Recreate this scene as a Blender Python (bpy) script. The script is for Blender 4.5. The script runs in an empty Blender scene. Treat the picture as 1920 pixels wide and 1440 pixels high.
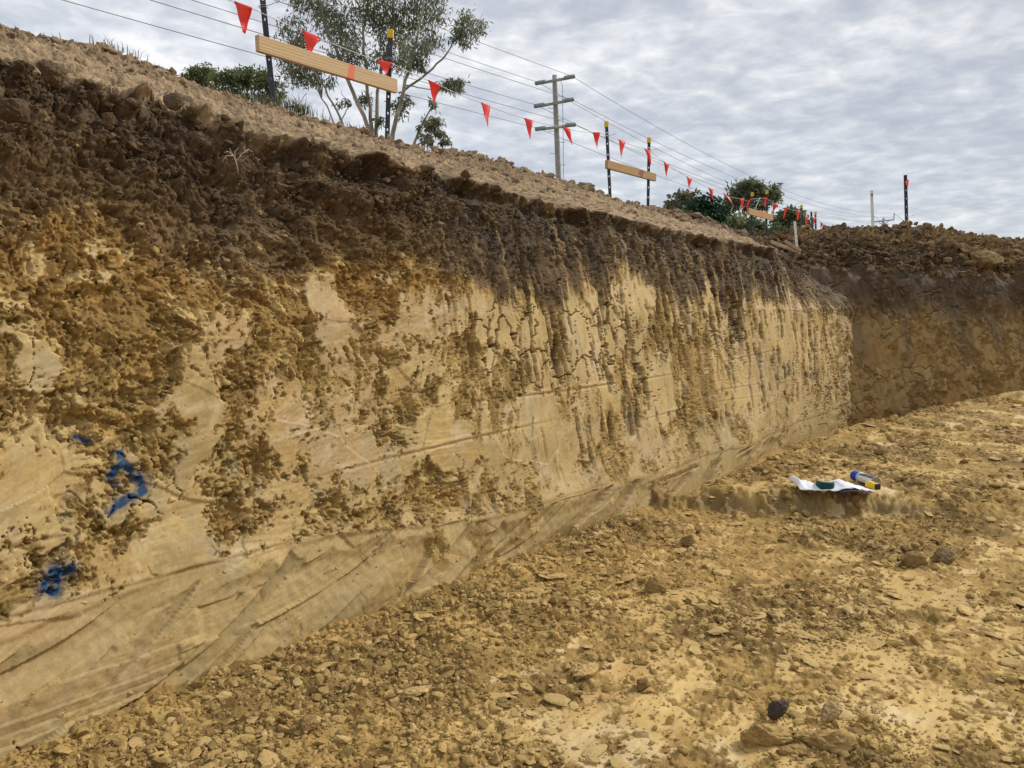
import bpy, math, random
import numpy as np
from mathutils import Vector, Matrix

# ------------------------------------------------------------------ camera, light, exposure
S = bpy.context.scene
COL = S.collection
CAM_H = 1.25                                   # eye height over the near pit floor
F = 1443.0                                     # focal length in px of the 1920 px wide photo
PITCH = math.atan(150 / F)
cd = bpy.data.cameras.new('camera'); cam = bpy.data.objects.new('camera', cd); COL.objects.link(cam)
cd.sensor_width = 36; cd.lens = 36 * F / 1920; cd.clip_start = 0.05; cd.clip_end = 6000
cam.location = (0, 0, CAM_H); cam.rotation_euler = (math.pi / 2 - PITCH, 0, 0)
S.camera = cam
S.view_settings.view_transform = 'Standard'; S.view_settings.look = 'None'
S.view_settings.exposure = 0.92; S.view_settings.gamma = 1; S.view_settings.use_curve_mapping = False

SUN_AZ, SUN_EL = math.radians(68), math.radians(40)
sd = bpy.data.lights.new('sun', 'SUN'); sd.energy = 1.5; sd.angle = math.radians(10); sd.color = (1, .94, .85)
sun = bpy.data.objects.new('sun', sd); COL.objects.link(sun)
sv = Vector((math.sin(SUN_AZ) * math.cos(SUN_EL), math.cos(SUN_AZ) * math.cos(SUN_EL), math.sin(SUN_EL)))
sun.rotation_euler = sv.to_track_quat('Z', 'Y').to_euler(); sun.location = (8, 3, 12)

W = bpy.data.worlds.new('World'); S.world = W; W.use_nodes = True
def nt_clear(nt):
    for n in list(nt.nodes): nt.nodes.remove(n)
class NT:
    def __init__(s, nt): s.nt = nt
    def n(s, typ, **kw):
        nd = s.nt.nodes.new(typ)
        for k, v in kw.items():
            if k.startswith('i_'):
                nm = k[2:]
                nm = int(nm) if nm.isdigit() else nm.replace('_', ' ')
                nd.inputs[nm].default_value = v
            else: setattr(nd, k, v)
        return nd
    def l(s, a, b): s.nt.links.new(a, b)
    def math(s, op, a, b=None, c=None):
        nd = s.nt.nodes.new('ShaderNodeMath'); nd.operation = op
        for i, v in enumerate((a, b, c)):
            if v is None: continue
            if isinstance(v, (int, float)): nd.inputs[i].default_value = v
            else: s.l(v, nd.inputs[i])
        return nd.outputs[0]
    def ramp(s, fac, stops, interp='LINEAR'):
        r = s.nt.nodes.new('ShaderNodeValToRGB'); r.color_ramp.interpolation = interp
        els = r.color_ramp.elements
        while len(els) < len(stops): els.new(0.5)
        for e, (p, c) in zip(els, stops):
            e.position = p; e.color = c if len(c) == 4 else (*c, 1)
        s.l(fac, r.inputs[0]); return r.outputs[0]
    def mix(s, fac, a, b, blend='MIX'):
        m = s.nt.nodes.new('ShaderNodeMix'); m.data_type = 'RGBA'; m.blend_type = blend
        for i, v in ((0, fac), (6, a), (7, b)):
            if isinstance(v, (int, float)): m.inputs[i].default_value = v
            elif isinstance(v, tuple): m.inputs[i].default_value = v if len(v) == 4 else (*v, 1)
            else: s.l(v, m.inputs[i])
        return m.outputs[2]

def build_sky():
    nt_clear(W.node_tree); T = NT(W.node_tree)
    out = T.n('ShaderNodeOutputWorld'); bg = T.n('ShaderNodeBackground'); bg.inputs[1].default_value = 0.1
    T.l(bg.outputs[0], out.inputs[0])
    sky = T.n('ShaderNodeTexSky', sky_type='NISHITA', sun_disc=False, sun_elevation=SUN_EL, sun_rotation=SUN_AZ)
    tc = T.n('ShaderNodeTexCoord'); sp = T.n('ShaderNodeSeparateXYZ'); T.l(tc.outputs['Generated'], sp.inputs[0])
    z = T.math('ADD', T.math('MAXIMUM', sp.outputs[2], 0.0), 0.13)
    cx = T.math('DIVIDE', sp.outputs[0], z); cy = T.math('DIVIDE', sp.outputs[1], z)
    cb = T.n('ShaderNodeCombineXYZ'); T.l(cx, cb.inputs[0]); T.l(cy, cb.inputs[1])
    rot = T.n('ShaderNodeMapping'); rot.inputs['Rotation'].default_value = (0, 0, math.radians(-32)); rot.inputs['Scale'].default_value = (1, 1.0, 1)
    T.l(cb.outputs[0], rot.inputs[0])
    n1 = T.n('ShaderNodeTexNoise', i_Scale=2.4, i_Detail=5.0, i_Roughness=.5, i_Distortion=.2); T.l(rot.outputs[0], n1.inputs['Vector'])
    n2 = T.n('ShaderNodeTexNoise', i_Scale=8.5, i_Detail=6.0, i_Roughness=.56, i_Distortion=.25); T.l(rot.outputs[0], n2.inputs['Vector'])
    n3 = T.n('ShaderNodeTexNoise', i_Scale=.55, i_Detail=3.0); T.l(rot.outputs[0], n3.inputs['Vector'])
    a = T.math('MULTIPLY', n1.outputs[0], .46); a = T.math('MULTIPLY_ADD', n2.outputs[0], .52, a); a = T.math('MULTIPLY_ADD', n3.outputs[0], .26, a)
    c = T.ramp(a, [(.46, (.295, .312, .348)), (.55, (.345, .36, .395)), (.62, (.415, .425, .448)), (.69, (.505, .507, .515)), (.79, (.65, .645, .64))])
    # towards the horizon the deck is bluer
    hz = T.math('POWER', T.math('SUBTRACT', 1.0, T.math('MINIMUM', T.math('MAXIMUM', sp.outputs[2], 0.0), 1.0)), 5.0)
    c = T.mix(T.math('MULTIPLY', hz, .45), c, (.36, .42, .50))
    # brighter to the left of the view
    br = T.math('MULTIPLY_ADD', sp.outputs[0], -.26, 1.06)
    cbright = T.n('ShaderNodeVectorMath', operation='SCALE'); T.l(c, cbright.inputs[0]); T.l(T.math('MULTIPLY', br, 8.5), cbright.inputs[3])
    m = T.mix(.93, sky.outputs[0], cbright.outputs[0])
    below = T.math('LESS_THAN', sp.outputs[2], -0.02)
    m = T.mix(below, m, (1.8, 1.3, .7))
    T.l(m, bg.inputs[0])
build_sky()

# ------------------------------------------------------------------ helpers
TH = math.radians(39)                          # the cut face runs 39 degrees right of the view
SA, CA = math.sin(TH), math.cos(TH)
def ray(x, y):                                  # pixel of the photo -> direction from the eye, depth 1 along the view
    X = (x - 960) / F; V = (720 - y) / F
    return np.array([X, math.cos(PITCH) + V * math.sin(PITCH), -math.sin(PITCH) + V * math.cos(PITCH)])
def at_depth(x, y, Y):
    r = ray(x, y); return Vector(r * (Y / r[1])) + Vector((0, 0, CAM_H))
def at_z(x, y, z):
    r = ray(x, y); return Vector(r * ((z - CAM_H) / r[2])) + Vector((0, 0, CAM_H))
def at_dist(x, y, D):                           # on the vertical plane D metres behind the eye's line along the cut
    r = ray(x, y); return Vector(r * (D / (-r[0] * CA + r[1] * SA))) + Vector((0, 0, CAM_H))
def uz_of(x, y, D=2.5):
    p = at_dist(x, y, D); return p.x * SA + p.y * CA, p.z
def fence_depth(x):                             # line of the pickets in plan
    return 4.9 / (.7 - (x - 960) / F)

def tag(o, label=None, cat=None, group=None, kind=None):
    if label: o['label'] = label
    if cat: o['category'] = cat
    if group: o['group'] = group
    if kind: o['kind'] = kind
    return o
def link(name, me, mat=None, parent=None):
    o = bpy.data.objects.new(name, me); COL.objects.link(o)
    if mat is not None: me.materials.append(mat)
    if parent is not None: o.parent = parent
    return o
def empty(name, loc=(0, 0, 0)):
    o = bpy.data.objects.new(name, None); COL.objects.link(o); o.location = loc; o.empty_display_size = .1; return o

def raw_mesh(name, co, faces, smooth=True):
    """co (n,3), faces (m,k) int array, all the same size k"""
    me = bpy.data.meshes.new(name); co = np.asarray(co, np.float32); faces = np.asarray(faces, np.int32)
    m, k = faces.shape
    me.vertices.add(len(co)); me.vertices.foreach_set('co', co.ravel())
    me.loops.add(m * k); me.loops.foreach_set('vertex_index', faces.ravel())
    me.polygons.add(m); me.polygons.foreach_set('loop_start', np.arange(0, m * k, k, dtype=np.int32))
    me.update(calc_edges=True)
    (me.shade_smooth if smooth else me.shade_flat)()
    return me
def add_attr(me, name, arr):
    arr = np.asarray(arr, np.float32)
    if arr.ndim == 2:
        a = me.attributes.new(name, 'FLOAT_COLOR', 'POINT')
        a.data.foreach_set('color', np.concatenate([arr, np.ones((len(arr), 1), np.float32)], 1).ravel())
    else:
        a = me.attributes.new(name, 'FLOAT', 'POINT'); a.data.foreach_set('value', arr.ravel())
def grid_faces(r, c, wrap=False):
    i = np.arange(r - 1)[:, None]; j = np.arange(c if wrap else c - 1)[None, :]
    j2 = (j + 1) % c
    return np.stack([i * c + j, i * c + j2, (i + 1) * c + j2, (i + 1) * c + j], -1).reshape(-1, 4)

class MB:
    def __init__(s): s.v = []; s.f = []
    def add(s, vs, fs):
        o = len(s.v); s.v += [tuple(v) for v in vs]; s.f += [tuple(i + o for i in f) for f in fs]
    def box(s, c, size, M=None):
        hx, hy, hz = [q / 2 for q in size]
        vs = [Vector((x, y, z)) for x in (-hx, hx) for y in (-hy, hy) for z in (-hz, hz)]
        vs = [(M @ v if M is not None else v) + Vector(c) for v in vs]
        s.add(vs, [(0, 1, 3, 2), (4, 6, 7, 5), (0, 4, 5, 1), (2, 3, 7, 6), (0, 2, 6, 4), (1, 5, 7, 3)])
    def tube(s, pts, radii, n=8, cap=True):
        pts = [Vector(p) for p in pts]
        if isinstance(radii, (int, float)): radii = [radii] * len(pts)
        vs, fs = [], []; up = Vector((0.13, .31, 1)); prev = None
        for i, p in enumerate(pts):
            d = (pts[min(i + 1, len(pts) - 1)] - pts[max(i - 1, 0)]).normalized()
            if prev is None:
                a = d.cross(up)
                if a.length < .1: a = d.cross(Vector((1, 0, 0)))
            else: a = prev - d * prev.dot(d)
            a.normalize(); prev = a; b = d.cross(a)
            for k in range(n):
                t = 2 * math.pi * k / n; vs.append(p + (a * math.cos(t) + b * math.sin(t)) * radii[i])
        for i in range(len(pts) - 1):
            for k in range(n):
                fs.append((i * n + k, i * n + (k + 1) % n, (i + 1) * n + (k + 1) % n, (i + 1) * n + k))
        if cap: fs.append(tuple(range(n))[::-1]); fs.append(tuple(range((len(pts) - 1) * n, len(pts) * n)))
        s.add(vs, fs)
    def mesh(s, name, smooth=False, bevel=0):
        me = bpy.data.meshes.new(name); me.from_pydata(s.v, [], s.f); me.update()
        if bevel:
            import bmesh
            bm = bmesh.new(); bm.from_mesh(me)
            bmesh.ops.bevel(bm, geom=list(bm.edges), offset=bevel, segments=2, affect='EDGES', profile=.6)
            bm.to_mesh(me); bm.free()
        if smooth: me.shade_smooth()
        return me
    def build(s, name, mat, parent=None, smooth=False, bevel=0): return link(name, s.mesh(name, smooth, bevel), mat, parent)

# ------------------------------------------------------------------ numpy noise
rng = np.random.RandomState(7); random.seed(7)
PERM = rng.permutation(1024).astype(np.int32)
_a = rng.rand(1024) * 2 * np.pi
GX, GY = np.cos(_a).astype(np.float32), np.sin(_a).astype(np.float32)
RX, RY, RV, RW = [rng.rand(1024).astype(np.float32) for _ in range(4)]
def hsh(i, j, s): return PERM[(PERM[(i + s * 131) & 1023] + j + s * 57) & 1023]
def gn(x, y, s=0):                              # gradient noise, about -1..1
    x = np.asarray(x, np.float32); y = np.asarray(y, np.float32)
    xi = np.floor(x); yi = np.floor(y); xf = x - xi; yf = y - yi; xi = xi.astype(np.int32); yi = yi.astype(np.int32)
    u = xf * xf * xf * (xf * (xf * 6 - 15) + 10); v = yf * yf * yf * (yf * (yf * 6 - 15) + 10)
    def g(dx, dy):
        h = hsh(xi + dx, yi + dy, s); return GX[h] * (xf - dx) + GY[h] * (yf - dy)
    a = g(0, 0); b = g(1, 0); c = g(0, 1); d = g(1, 1)
    return (a + (b - a) * u + (c - a) * v + (a - b - c + d) * u * v) * 1.5
def fbm(x, y, o=4, s=0, gain=.5, lac=2.03):
    r = 0; a = 1.0; t = 0
    for k in range(o):
        r = r + a * gn(x, y, s + k); t += a; a *= gain; x = x * lac + 3.7; y = y * lac - 1.3
    return r / t * 1.4
def ridged(x, y, o=3, s=0, gain=.5):
    r = 0; a = 1.0; t = 0
    for k in range(o):
        r = r + a * (1 - np.abs(gn(x, y, s + k)) * 1.6); t += a; a *= gain; x = x * 2.05 + 3.1; y = y * 2.05 - 2.7
    return r / t
def worley(x, y, s=0):
    """F1, F2, cell hash, offset to the nearest point"""
    x = np.asarray(x, np.float32); y = np.asarray(y, np.float32)
    xi = np.floor(x).astype(np.int32); yi = np.floor(y).astype(np.int32)
    f1 = np.full(x.shape, 9., np.float32); f2 = f1.copy(); ids = np.zeros(x.shape, np.int32); ox = np.zeros_like(f1); oy = np.zeros_like(f1)
    for dx in (-1, 0, 1):
        for dy in (-1, 0, 1):
            h = hsh(xi + dx, yi + dy, s)
            px = xi + dx + RX[h] - x; py = yi + dy + RY[h] - y
            d = np.sqrt(px * px + py * py); m = d < f1
            f2 = np.where(m, f1, np.minimum(f2, d)); f1 = np.where(m, d, f1); ids = np.where(m, h, ids)
            ox = np.where(m, px, ox); oy = np.where(m, py, oy)
    return f1, f2, ids, ox, oy
def facets(x, y, s=0, tilt=1.0):                # angular broken lumps: each cell its own height and slope
    f1, f2, h, ox, oy = worley(x, y, s)
    return (RV[h] - .5) + tilt * (ox * (RW[h] - .5) * 2 + oy * (RX[(h * 7 + 3) & 1023] - .5) * 2), f2 - f1, h
def stones(x, y, s=0, frac=.5):                 # rounded embedded clods, 0..~.5
    f1, f2, h, ox, oy = worley(x, y, s)
    r = .22 + .33 * RV[h]
    b = np.sqrt(np.maximum(r * r - f1 * f1, 0)) * (RW[h] < frac)
    return b, h
def terr(x):                                     # terraces: flaky layers with sharp rims
    f = np.floor(x); return f + sst(.62, 1.0, x - f)
def sst(a, b, x):
    t = np.clip((x - a) / (b - a), 0, 1); return t * t * (3 - 2 * t)
def lerp(a, b, t): return a + (b - a) * t
def cmix(A, B, t):
    A = np.asarray(A, np.float32); B = np.asarray(B, np.float32); return A + (B - A) * t[..., None]
def segdist(x, y, pts):
    d = np.full(x.shape, 9., np.float32)
    for (ax, ay), (bx, by) in zip(pts[:-1], pts[1:]):
        vx, vy = bx - ax, by - ay; L = vx * vx + vy * vy + 1e-9
        t = np.clip(((x - ax) * vx + (y - ay) * vy) / L, 0, 1)
        d = np.minimum(d, np.hypot(x - ax - t * vx, y - ay - t * vy))
    return d

# ------------------------------------------------------------------ materials
def base_mat(name):
    m = bpy.data.materials.new(name); m.use_nodes = True; T = NT(m.node_tree)
    return m, T, m.node_tree.nodes['Principled BSDF']
def soil_mat(name, fine=90., bump=.6, var=.36):
    m, T, p = base_mat(name)
    at = T.n('ShaderNodeAttribute', attribute_name='col'); wet = T.n('ShaderNodeAttribute', attribute_name='smooth')
    tc = T.n('ShaderNodeTexCoord')
    n1 = T.n('ShaderNodeTexNoise', i_Scale=fine, i_Detail=5.0, i_Roughness=.65); T.l(tc.outputs['Object'], n1.inputs['Vector'])
    n2 = T.n('ShaderNodeTexNoise', i_Scale=fine * .17, i_Detail=4.0, i_Roughness=.6); T.l(tc.outputs['Object'], n2.inputs['Vector'])
    amt = T.math('MULTIPLY_ADD', wet.outputs['Fac'], -var * 1.35, var * 2)
    v = T.math('MULTIPLY_ADD', T.math('SUBTRACT', n1.outputs[0], .5), amt, 1.0)
    v = T.math('MULTIPLY', v, T.math('MULTIPLY_ADD', T.math('SUBTRACT', n2.outputs[0], .5), T.math('MULTIPLY', amt, .8), 1.0))
    sc = T.n('ShaderNodeVectorMath', operation='SCALE'); T.l(at.outputs['Color'], sc.inputs[0]); T.l(v, sc.inputs[3])
    T.l(sc.outputs[0], p.inputs['Base Color'])
    T.l(T.math('MULTIPLY_ADD', wet.outputs['Fac'], -.32, .95), p.inputs['Roughness'])
    p.inputs['Specular IOR Level'].default_value = .25
    b = T.n('ShaderNodeBump', i_Strength=bump, i_Distance=.006); T.l(T.math('MULTIPLY_ADD', wet.outputs['Fac'], -bump * .72, bump), b.inputs['Strength']); T.l(n1.outputs[0], b.inputs['Height']); T.l(b.outputs[0], p.inputs['Normal'])
    return m
def plain_mat(name, col, rough=.6, var=.15, scale=20., metal=0., spec=.4, bump=0.):
    m, T, p = base_mat(name); tc = T.n('ShaderNodeTexCoord')
    n = T.n('ShaderNodeTexNoise', i_Scale=scale, i_Detail=4.0); T.l(tc.outputs['Object'], n.inputs['Vector'])
    lo = tuple(c * (1 - var) for c in col); hi = tuple(min(1, c * (1 + var)) for c in col)
    T.l(T.ramp(n.outputs[0], [(.3, lo), (.7, hi)]), p.inputs['Base Color'])
    p.inputs['Roughness'].default_value = rough; p.inputs['Metallic'].default_value = metal; p.inputs['Specular IOR Level'].default_value = spec
    if bump:
        b = T.n('ShaderNodeBump', i_Strength=bump, i_Distance=.01); T.l(n.outputs[0], b.inputs['Height']); T.l(b.outputs[0], p.inputs['Normal'])
    return m
M_SOIL = soil_mat('bank_soil'); M_FLOOR = soil_mat('floor_clay', 110., .6, .36); M_CLOD = soil_mat('clod_soil', 150., .9, .42)

# soil colours (albedo)
C_PALE = (.56, .412, .182); C_SMEAR = (.435, .318, .132); C_BROKEN = (.325, .218, .076); C_ORANGE = (.28, .16, .046)
C_DARK = (.088, .056, .030); C_DGREY = (.105, .078, .053); C_DRY = (.31, .225, .135); C_LOW = (.38, .278, .120); C_GREY = (.37, .325, .215)
C_BLUE = (.008, .065, .17); C_RUST = (.42, .22, .06)

# ------------------------------------------------------------------ the cut face and the bank above it
def ip(x, tab): return np.interp(x, [t[0] for t in tab], [t[1] for t in tab])
T_LIP = [(-12, 2.05), (.9, 2.04), (1.4, 2.02), (1.7, 1.97), (1.84, 1.93), (2.5, 1.895), (3.4, 1.83), (4.5, 1.81), (6, 1.78), (8, 1.755), (8.7, 1.70), (9.3, 1.58), (10.2, 1.4)]
T_CREST = [(-12, 2.6), (1.4, 2.565), (1.9, 2.55), (2.3, 2.50), (2.6, 2.465), (3.3, 2.455), (3.7, 2.415), (4.1, 2.42), (4.4, 2.47), (5.0, 2.45), (5.4, 2.42), (5.8, 2.385), (6.6, 2.31), (7.3, 2.32), (8, 2.34), (8.8, 2.30), (10.1, 2.20), (11.1, 2.16), (12, 2.1), (14, 2.1)]
T_LEDGE = [(-12, .33), (.7, .33), (1.26, .40), (1.7, .365), (2.7, .27), (3.9, .225), (6, .14), (12, .12)]
T_BOUND = [(-3, 1.46), (.8, 1.46), (1.0, 1.50), (1.15, 1.535), (1.34, 1.44), (1.55, 1.30), (1.83, 1.29), (2.07, 1.43), (2.39, 1.40), (2.7, 1.33), (3.1, 1.29), (3.6, 1.36), (4.48, 1.43), (5.2, 1.32), (6.2, 1.28), (7.5, 1.36), (9.4, 1.12), (12, 1.1)]
T_BASE = [(-12, 2.28), (0, 2.27), (2, 2.20), (3, 2.18), (4.5, 2.22), (7, 2.38), (9.3, 2.50), (12, 2.5)]
UZ = lambda pts, D=2.45: [uz_of(x, y, D) for x, y in pts]
BLUE_MARKS = [(UZ([(223, 850), (221, 866), (212, 882), (206, 890)]), .014), (UZ([(228, 868), (244, 878), (257, 898), (257, 916), (240, 926), (214, 940), (204, 954)]), .0175),
              (UZ([(96, 1104), (104, 1086), (118, 1076), (138, 1072)], 2.36), .021), (UZ([(110, 1092), (106, 1108)], 2.36), .023), (UZ([(146, 818), (156, 820), (166, 828)]), .008), (UZ([(208, 906), (214, 906)]), .008)]
PLATES = [(625, 570, 34, 100, .05), (900, 600, 55, 40, .05), (1090, 640, 90, 70, .045), (375, 775, 34, 60, .045), (312, 985, 55, 60, .05), (800, 812, 26, 52, .05), (220, 500, 12, 45, .05), (85, 690, 40, 50, .04),
          (1232, 715, 30, 60, .04), (985, 880, 45, 150, .045), (455, 625, 26, 45, .04), (1190, 560, 60, 40, .03), (60, 900, 60, 110, .03), (690, 850, 60, 40, .03), (520, 760, 60, 70, .02), (1480, 620, 60, 60, .03), (1400, 760, 60, 60, .03), (360, 500, 14, 30, .04), (800, 590, 40, 45, .04)]
PITS = [(785, 905, 50, 42, .07), (1118, 835, 24, 60, .05), (1312, 710, 38, 75, .05), (1268, 720, 18, 90, .06), (1038, 590, 26, 90, .05), (250, 640, 110, 90, .045), (215, 780, 70, 40, .05), (640, 690, 70, 55, .05), (540, 560, 60, 60, .04), (730, 770, 60, 55, .04),
        (420, 955, 50, 45, .04), (60, 480, 90, 80, .04), (330, 820, 40, 30, .04), (40, 1040, 30, 25, .03), (180, 1010, 40, 30, .035), (1160, 690, 26, 40, .04), (950, 940, 14, 90, .05), (860, 1040, 26, 40, .05), (1370, 800, 20, 24, .03), (700, 560, 40, 50, .05), (865, 690, 26, 60, .035), (620, 900, 60, 30, .03)]
def features(u, z, wx, wz):
    r = np.zeros_like(u)
    for lst, sg in ((PLATES, 1), (PITS, -1)):
        for x, y, rx, ry, a in lst:
            u0, z0 = uz_of(x, y, 2.45); ul, _ = uz_of(x - rx, y, 2.45); ur, _ = uz_of(x + rx, y, 2.45); _, zt = uz_of(x, y - ry, 2.45); _, zb = uz_of(x, y + ry, 2.45)
            hu, hz = (ur - ul) / 2, (zt - zb) / 2; m = (np.abs(u - u0) < 2.2 * hu + .1) & (np.abs(z - z0) < 2.2 * hz + .1)
            if m.any(): q = np.hypot((wx[m] - u0) / hu, (wz[m] - z0) / hz); r[m] += sg * a * sst(1.35, .75, q)
    return r * .42
_strokes = []   # (centre u, centre z, radius, start, end, width, depth, tilt)
_r = random.Random(11)
for k in range(150):                              # bucket scrapes in the lower face: arcs swung up to the right
    u0 = _r.uniform(-1.5, 7.0); R = _r.uniform(.9, 2.2); z0 = _r.uniform(-.15, .30)
    _strokes.append((u0 - R * .25, z0 + R, R, math.radians(_r.uniform(-100, -78)), math.radians(_r.uniform(-62, -38)), _r.uniform(.05, .17), _r.uniform(-.046, -.018), _r.uniform(-.9, .9)))
for k in range(22):                              # long level passes just under the ledge
    u0 = _r.uniform(-1.5, 6.0); R = _r.uniform(5, 12); z0 = _r.uniform(.05, .36)
    _strokes.append((u0 - R * .1, z0 + R, R, math.radians(-94), math.radians(-94 + _r.uniform(6, 12)), _r.uniform(.05, .14), _r.uniform(-.04, -.018), _r.uniform(-.5, .5)))

def face_shape(u, z, e):
    """u along the cut, z height on the face (or arc length above the lip), e = 0 on the face .. 1 on the bank.
    Returns displacement, colour, smoothness."""
    lip = ip(u, T_LIP).astype(np.float32); led = ip(u, T_LEDGE).astype(np.float32) + .02 * gn(u * 1.3, z * 0, 3) + .010 * gn(u * 5.2, z * 0, 4) + .004 * gn(u * 21, z * 0, 5); lm = sst(-.1, .5, gn(u * 1.1 + 3, z * 0, 6)) * (1 - .7 * sst(2.5, 4.5, u))
    bnd = ip(u, T_BOUND).astype(np.float32)
    wx = u + .05 * fbm(u * 4, z * 4, 2, 21); wz = z + .05 * fbm(u * 4, z * 4, 2, 25)
    # zones
    streak_u = sst(2.3, 3.2, u)                                        # right of here the face is combed by bucket teeth
    st1 = gn(u * 13 + .3 * gn(u * 2, z * 2, 5), z * .9, 30); st2 = gn(u * 34, z * 1.6, 31)
    nb = fbm(wx * 2.6, wz * 2.6, 4, 33)
    dm = sst(-.5, .5, gn(u * 1.7, z * .3, 36)); bz = bnd + (.10 + .03 * streak_u) * nb + streak_u * (.20 * st1 * dm + .11 * st2 - .02 + .08 * gn(u * 5, z * .5, 37))
    dark = sst(-.05, .05, z - bz + .02 * gn(u * 40, z * 25, 35))
    dark = np.maximum(dark, sst(-.02, .02, z - (lip - .12)))
    below = 1 - sst(-.012, .012, z - led)                               # below the ledge
    bank = e
    amp = 1 - .42 * streak_u                                            # the far half was cut cleaner
    # ---- rough soil, before anything scraped it
    zs = z - .62 * streak_u * np.clip(z - .5, 0, 1.0)       # drawn out vertically on the right
    fx, fz = wx, wz - z + zs
    fa, ed, ha = facets(fx * 7.5 + .25 * gn(u * 30, z * 30, 40), fz * 7.5 + .25 * gn(u * 30, z * 30, 41), 1)
    fb, ed2, hb = facets(fx * 19 + .3 * gn(u * 60, z * 60, 42), fz * 19, 2)
    fc, ed3, hc = facets(fx * 46, fz * 46, 3)
    rough = .020 * fbm(fx * 2.4, fz * 2.4, 3, 45) + .021 * fbm(fx * 8, fz * 8, 5, 46, .52) + .009 * fa + .007 * fb + .004 * fc + .0015 * fbm(u * 90, z * 90, 2, 47) + .005 * (terr(2.6 * fbm(fx * 8, fz * 8, 4, 48)) - .5)
    rough = rough + features(u, z, u + .06 * fbm(u * 8, z * 8, 5, 27, .6), z + .06 * fbm(u * 8 + 4, z * 8, 5, 28, .6)) * (1 - dark)
    pkn = gn(fx * 40 + .4 * gn(u * 70, z * 70, 64), fz * 34 + .4 * gn(u * 70, z * 70, 65), 43); pkl = fbm(fx * 5, fz * 5, 3, 44); pk = sst(.22, .42, pkn + .75 * pkl - .05); pk2 = sst(.28, .44, gn(fx * 85, fz * 75, 62) + .55 * gn(fx * 14, fz * 14, 63)); rough = rough - .016 * pk * (1 - .7 * below) - .008 * pk2 * (1 - .35 * below)
    # ---- scraped skin
    pd = (u * .77 + z * .64) + .03 * gn(u * 6, z * 6, 52); qd = (-u * .64 + z * .77) + .03 * gn(u * 6, z * 6, 53); uf = u / (1 + .06 * np.maximum(u, 0))
    cov = .26 * fbm(u * 1.1 + 5, zs * 1.5, 3, 50) + lerp(.52 * fbm(pd * 3.2, qd * 7.5, 5, 54, .62), .50 * fbm(uf * 9, z * 2.0, 5, 55, .62), streak_u)
    cov = cov + .09 + .10 * sst(2.8, 1.8, u) * sst(1.2, 1.0, z) + .15 * sst(1.15, .95, z) + .16 * sst(1.8, 3.2, u) + sst(.75, .45, z) * .15 + below * .55 - dark * .75 - .45 * sst(1.15, 1.5, z) * (1 - streak_u)
    cov = cov + .25 * sst(3.0, 4.5, u) * (1 - dark)                       # the far half is mostly clean scraped
    cov = cov - .28 * np.exp(-((u - 1.1) / .45) ** 2 - ((z - 1.05) / .22) ** 2)
    ckz = np.exp(-((u - 3.6) / .95) ** 2 - ((z - 1.08) / .27) ** 2); cov = cov + .42 * ckz * (1 - dark)
    P = -.021 * cov - .001
    # tooth marks along the passes
    pa, pe, ph = facets(wx * 2.1 + 9, zs * 2.6 + 4, 6, .35)
    ang = lerp(math.radians(14), math.radians(86), (streak_u * sst(.5, .7, z + .3 * gn(u * .7, z * 0, 57)) > .5)).astype(np.float32) + .7 * (RV[(ph * 3 + 5) & 1023] - .5)
    uu = u + .05 * gn(u * 2, z * 2, 58); zc_ = z + .05 * gn(u * 2, z * 2, 59)
    al = uu * np.cos(ang) + zc_ * np.sin(ang); ac = -uu * np.sin(ang) + zc_ * np.cos(ang)
    P = P + .0011 * gn(ac * 30, al * 1.5, 60) + .0009 * gn(ac * 85, al * 3, 61)
    # plates: neighbouring passes at slightly different depth
    P = P + .013 * pa
    rough = rough * amp; P = P * amp
    D = np.minimum(rough, P); scr = sst(-.001, .004, rough - P) * (1 - bank)
    D = D + .020 * fbm(u * .9, z * .9, 2, 70)
    # ---- dark crumbly layer: clods of every size
    b1, h1 = stones(u * 6.2 + .2 * gn(u * 9, z * 9, 71), z * 7.2, 11, .5); b2, h2 = stones(u * 13 + .2 * gn(u * 20, z * 20, 72), z * 15, 12, .5)
    b3, h3 = stones(u * 29, z * 33, 13, .55); b4, h4 = stones(u * 62, z * 66, 14, .5)
    up = sst(.50, .12, lip - z) * (1 - bank)                              # loosest just under the lip
    up = up * sst(3.4, 2.2, u) + up * .55 * sst(2.2, 3.4, u)
    cl = np.maximum(np.maximum(b1 * .11 * up, b2 * .05 * (.35 + .65 * up)), np.maximum(b3 * .012, b4 * .006)) + .012 * fa + .006 * fb + .003 * fc
    D = D + dark * (1 - bank) * (1 - .55 * streak_u) * (cl + .016 * fbm(u * 7, z * 7, 3, 75, .45) - .012 * up)
    # hollow under the lip, overhanging crust
    hol = np.exp(-((lip - z - .07) / .045) ** 2) * sst(-.15, .5, fbm(u * 3.3, z * .5, 2, 80))
    D = D - .075 * hol * (1 - bank)
    crust = np.exp(-((lip - z) / .022) ** 2); D = D + crust * (.012 + .026 * gn(u * 7, u * 0, 81) + .022 * gn(u * 19, z * 6, 82))
    # ---- ledge, shelf and lower strokes
    D = D + below * .016 * lm + lm * np.exp(-((z - led) / .014) ** 2) * (.012 + .010 * gn(u * 6, z * 0, 83)) * sst(-.4, .2, gn(u * .8, z * 0, 84))
    for zz, am in ((.62, .011), (.83, .010), (.47, .008)):                   # level tooth lines higher up
        zl = zz + .05 * gn(u * .35, u * 0 + zz, 85) + .05 * np.sin(u * .8 + zz * 9); ms = .38 * sst(-.25, .35, gn(u * .45 + zz * 30, u * 0, 86)) * (1 - .5 * sst(5, 7, u))
        q = (z - zl)
        D = D + scr * ms * am * (np.exp(-(q / .010) ** 2) - 1.2 * np.exp(-((q + .014) / .007) ** 2))
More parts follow.
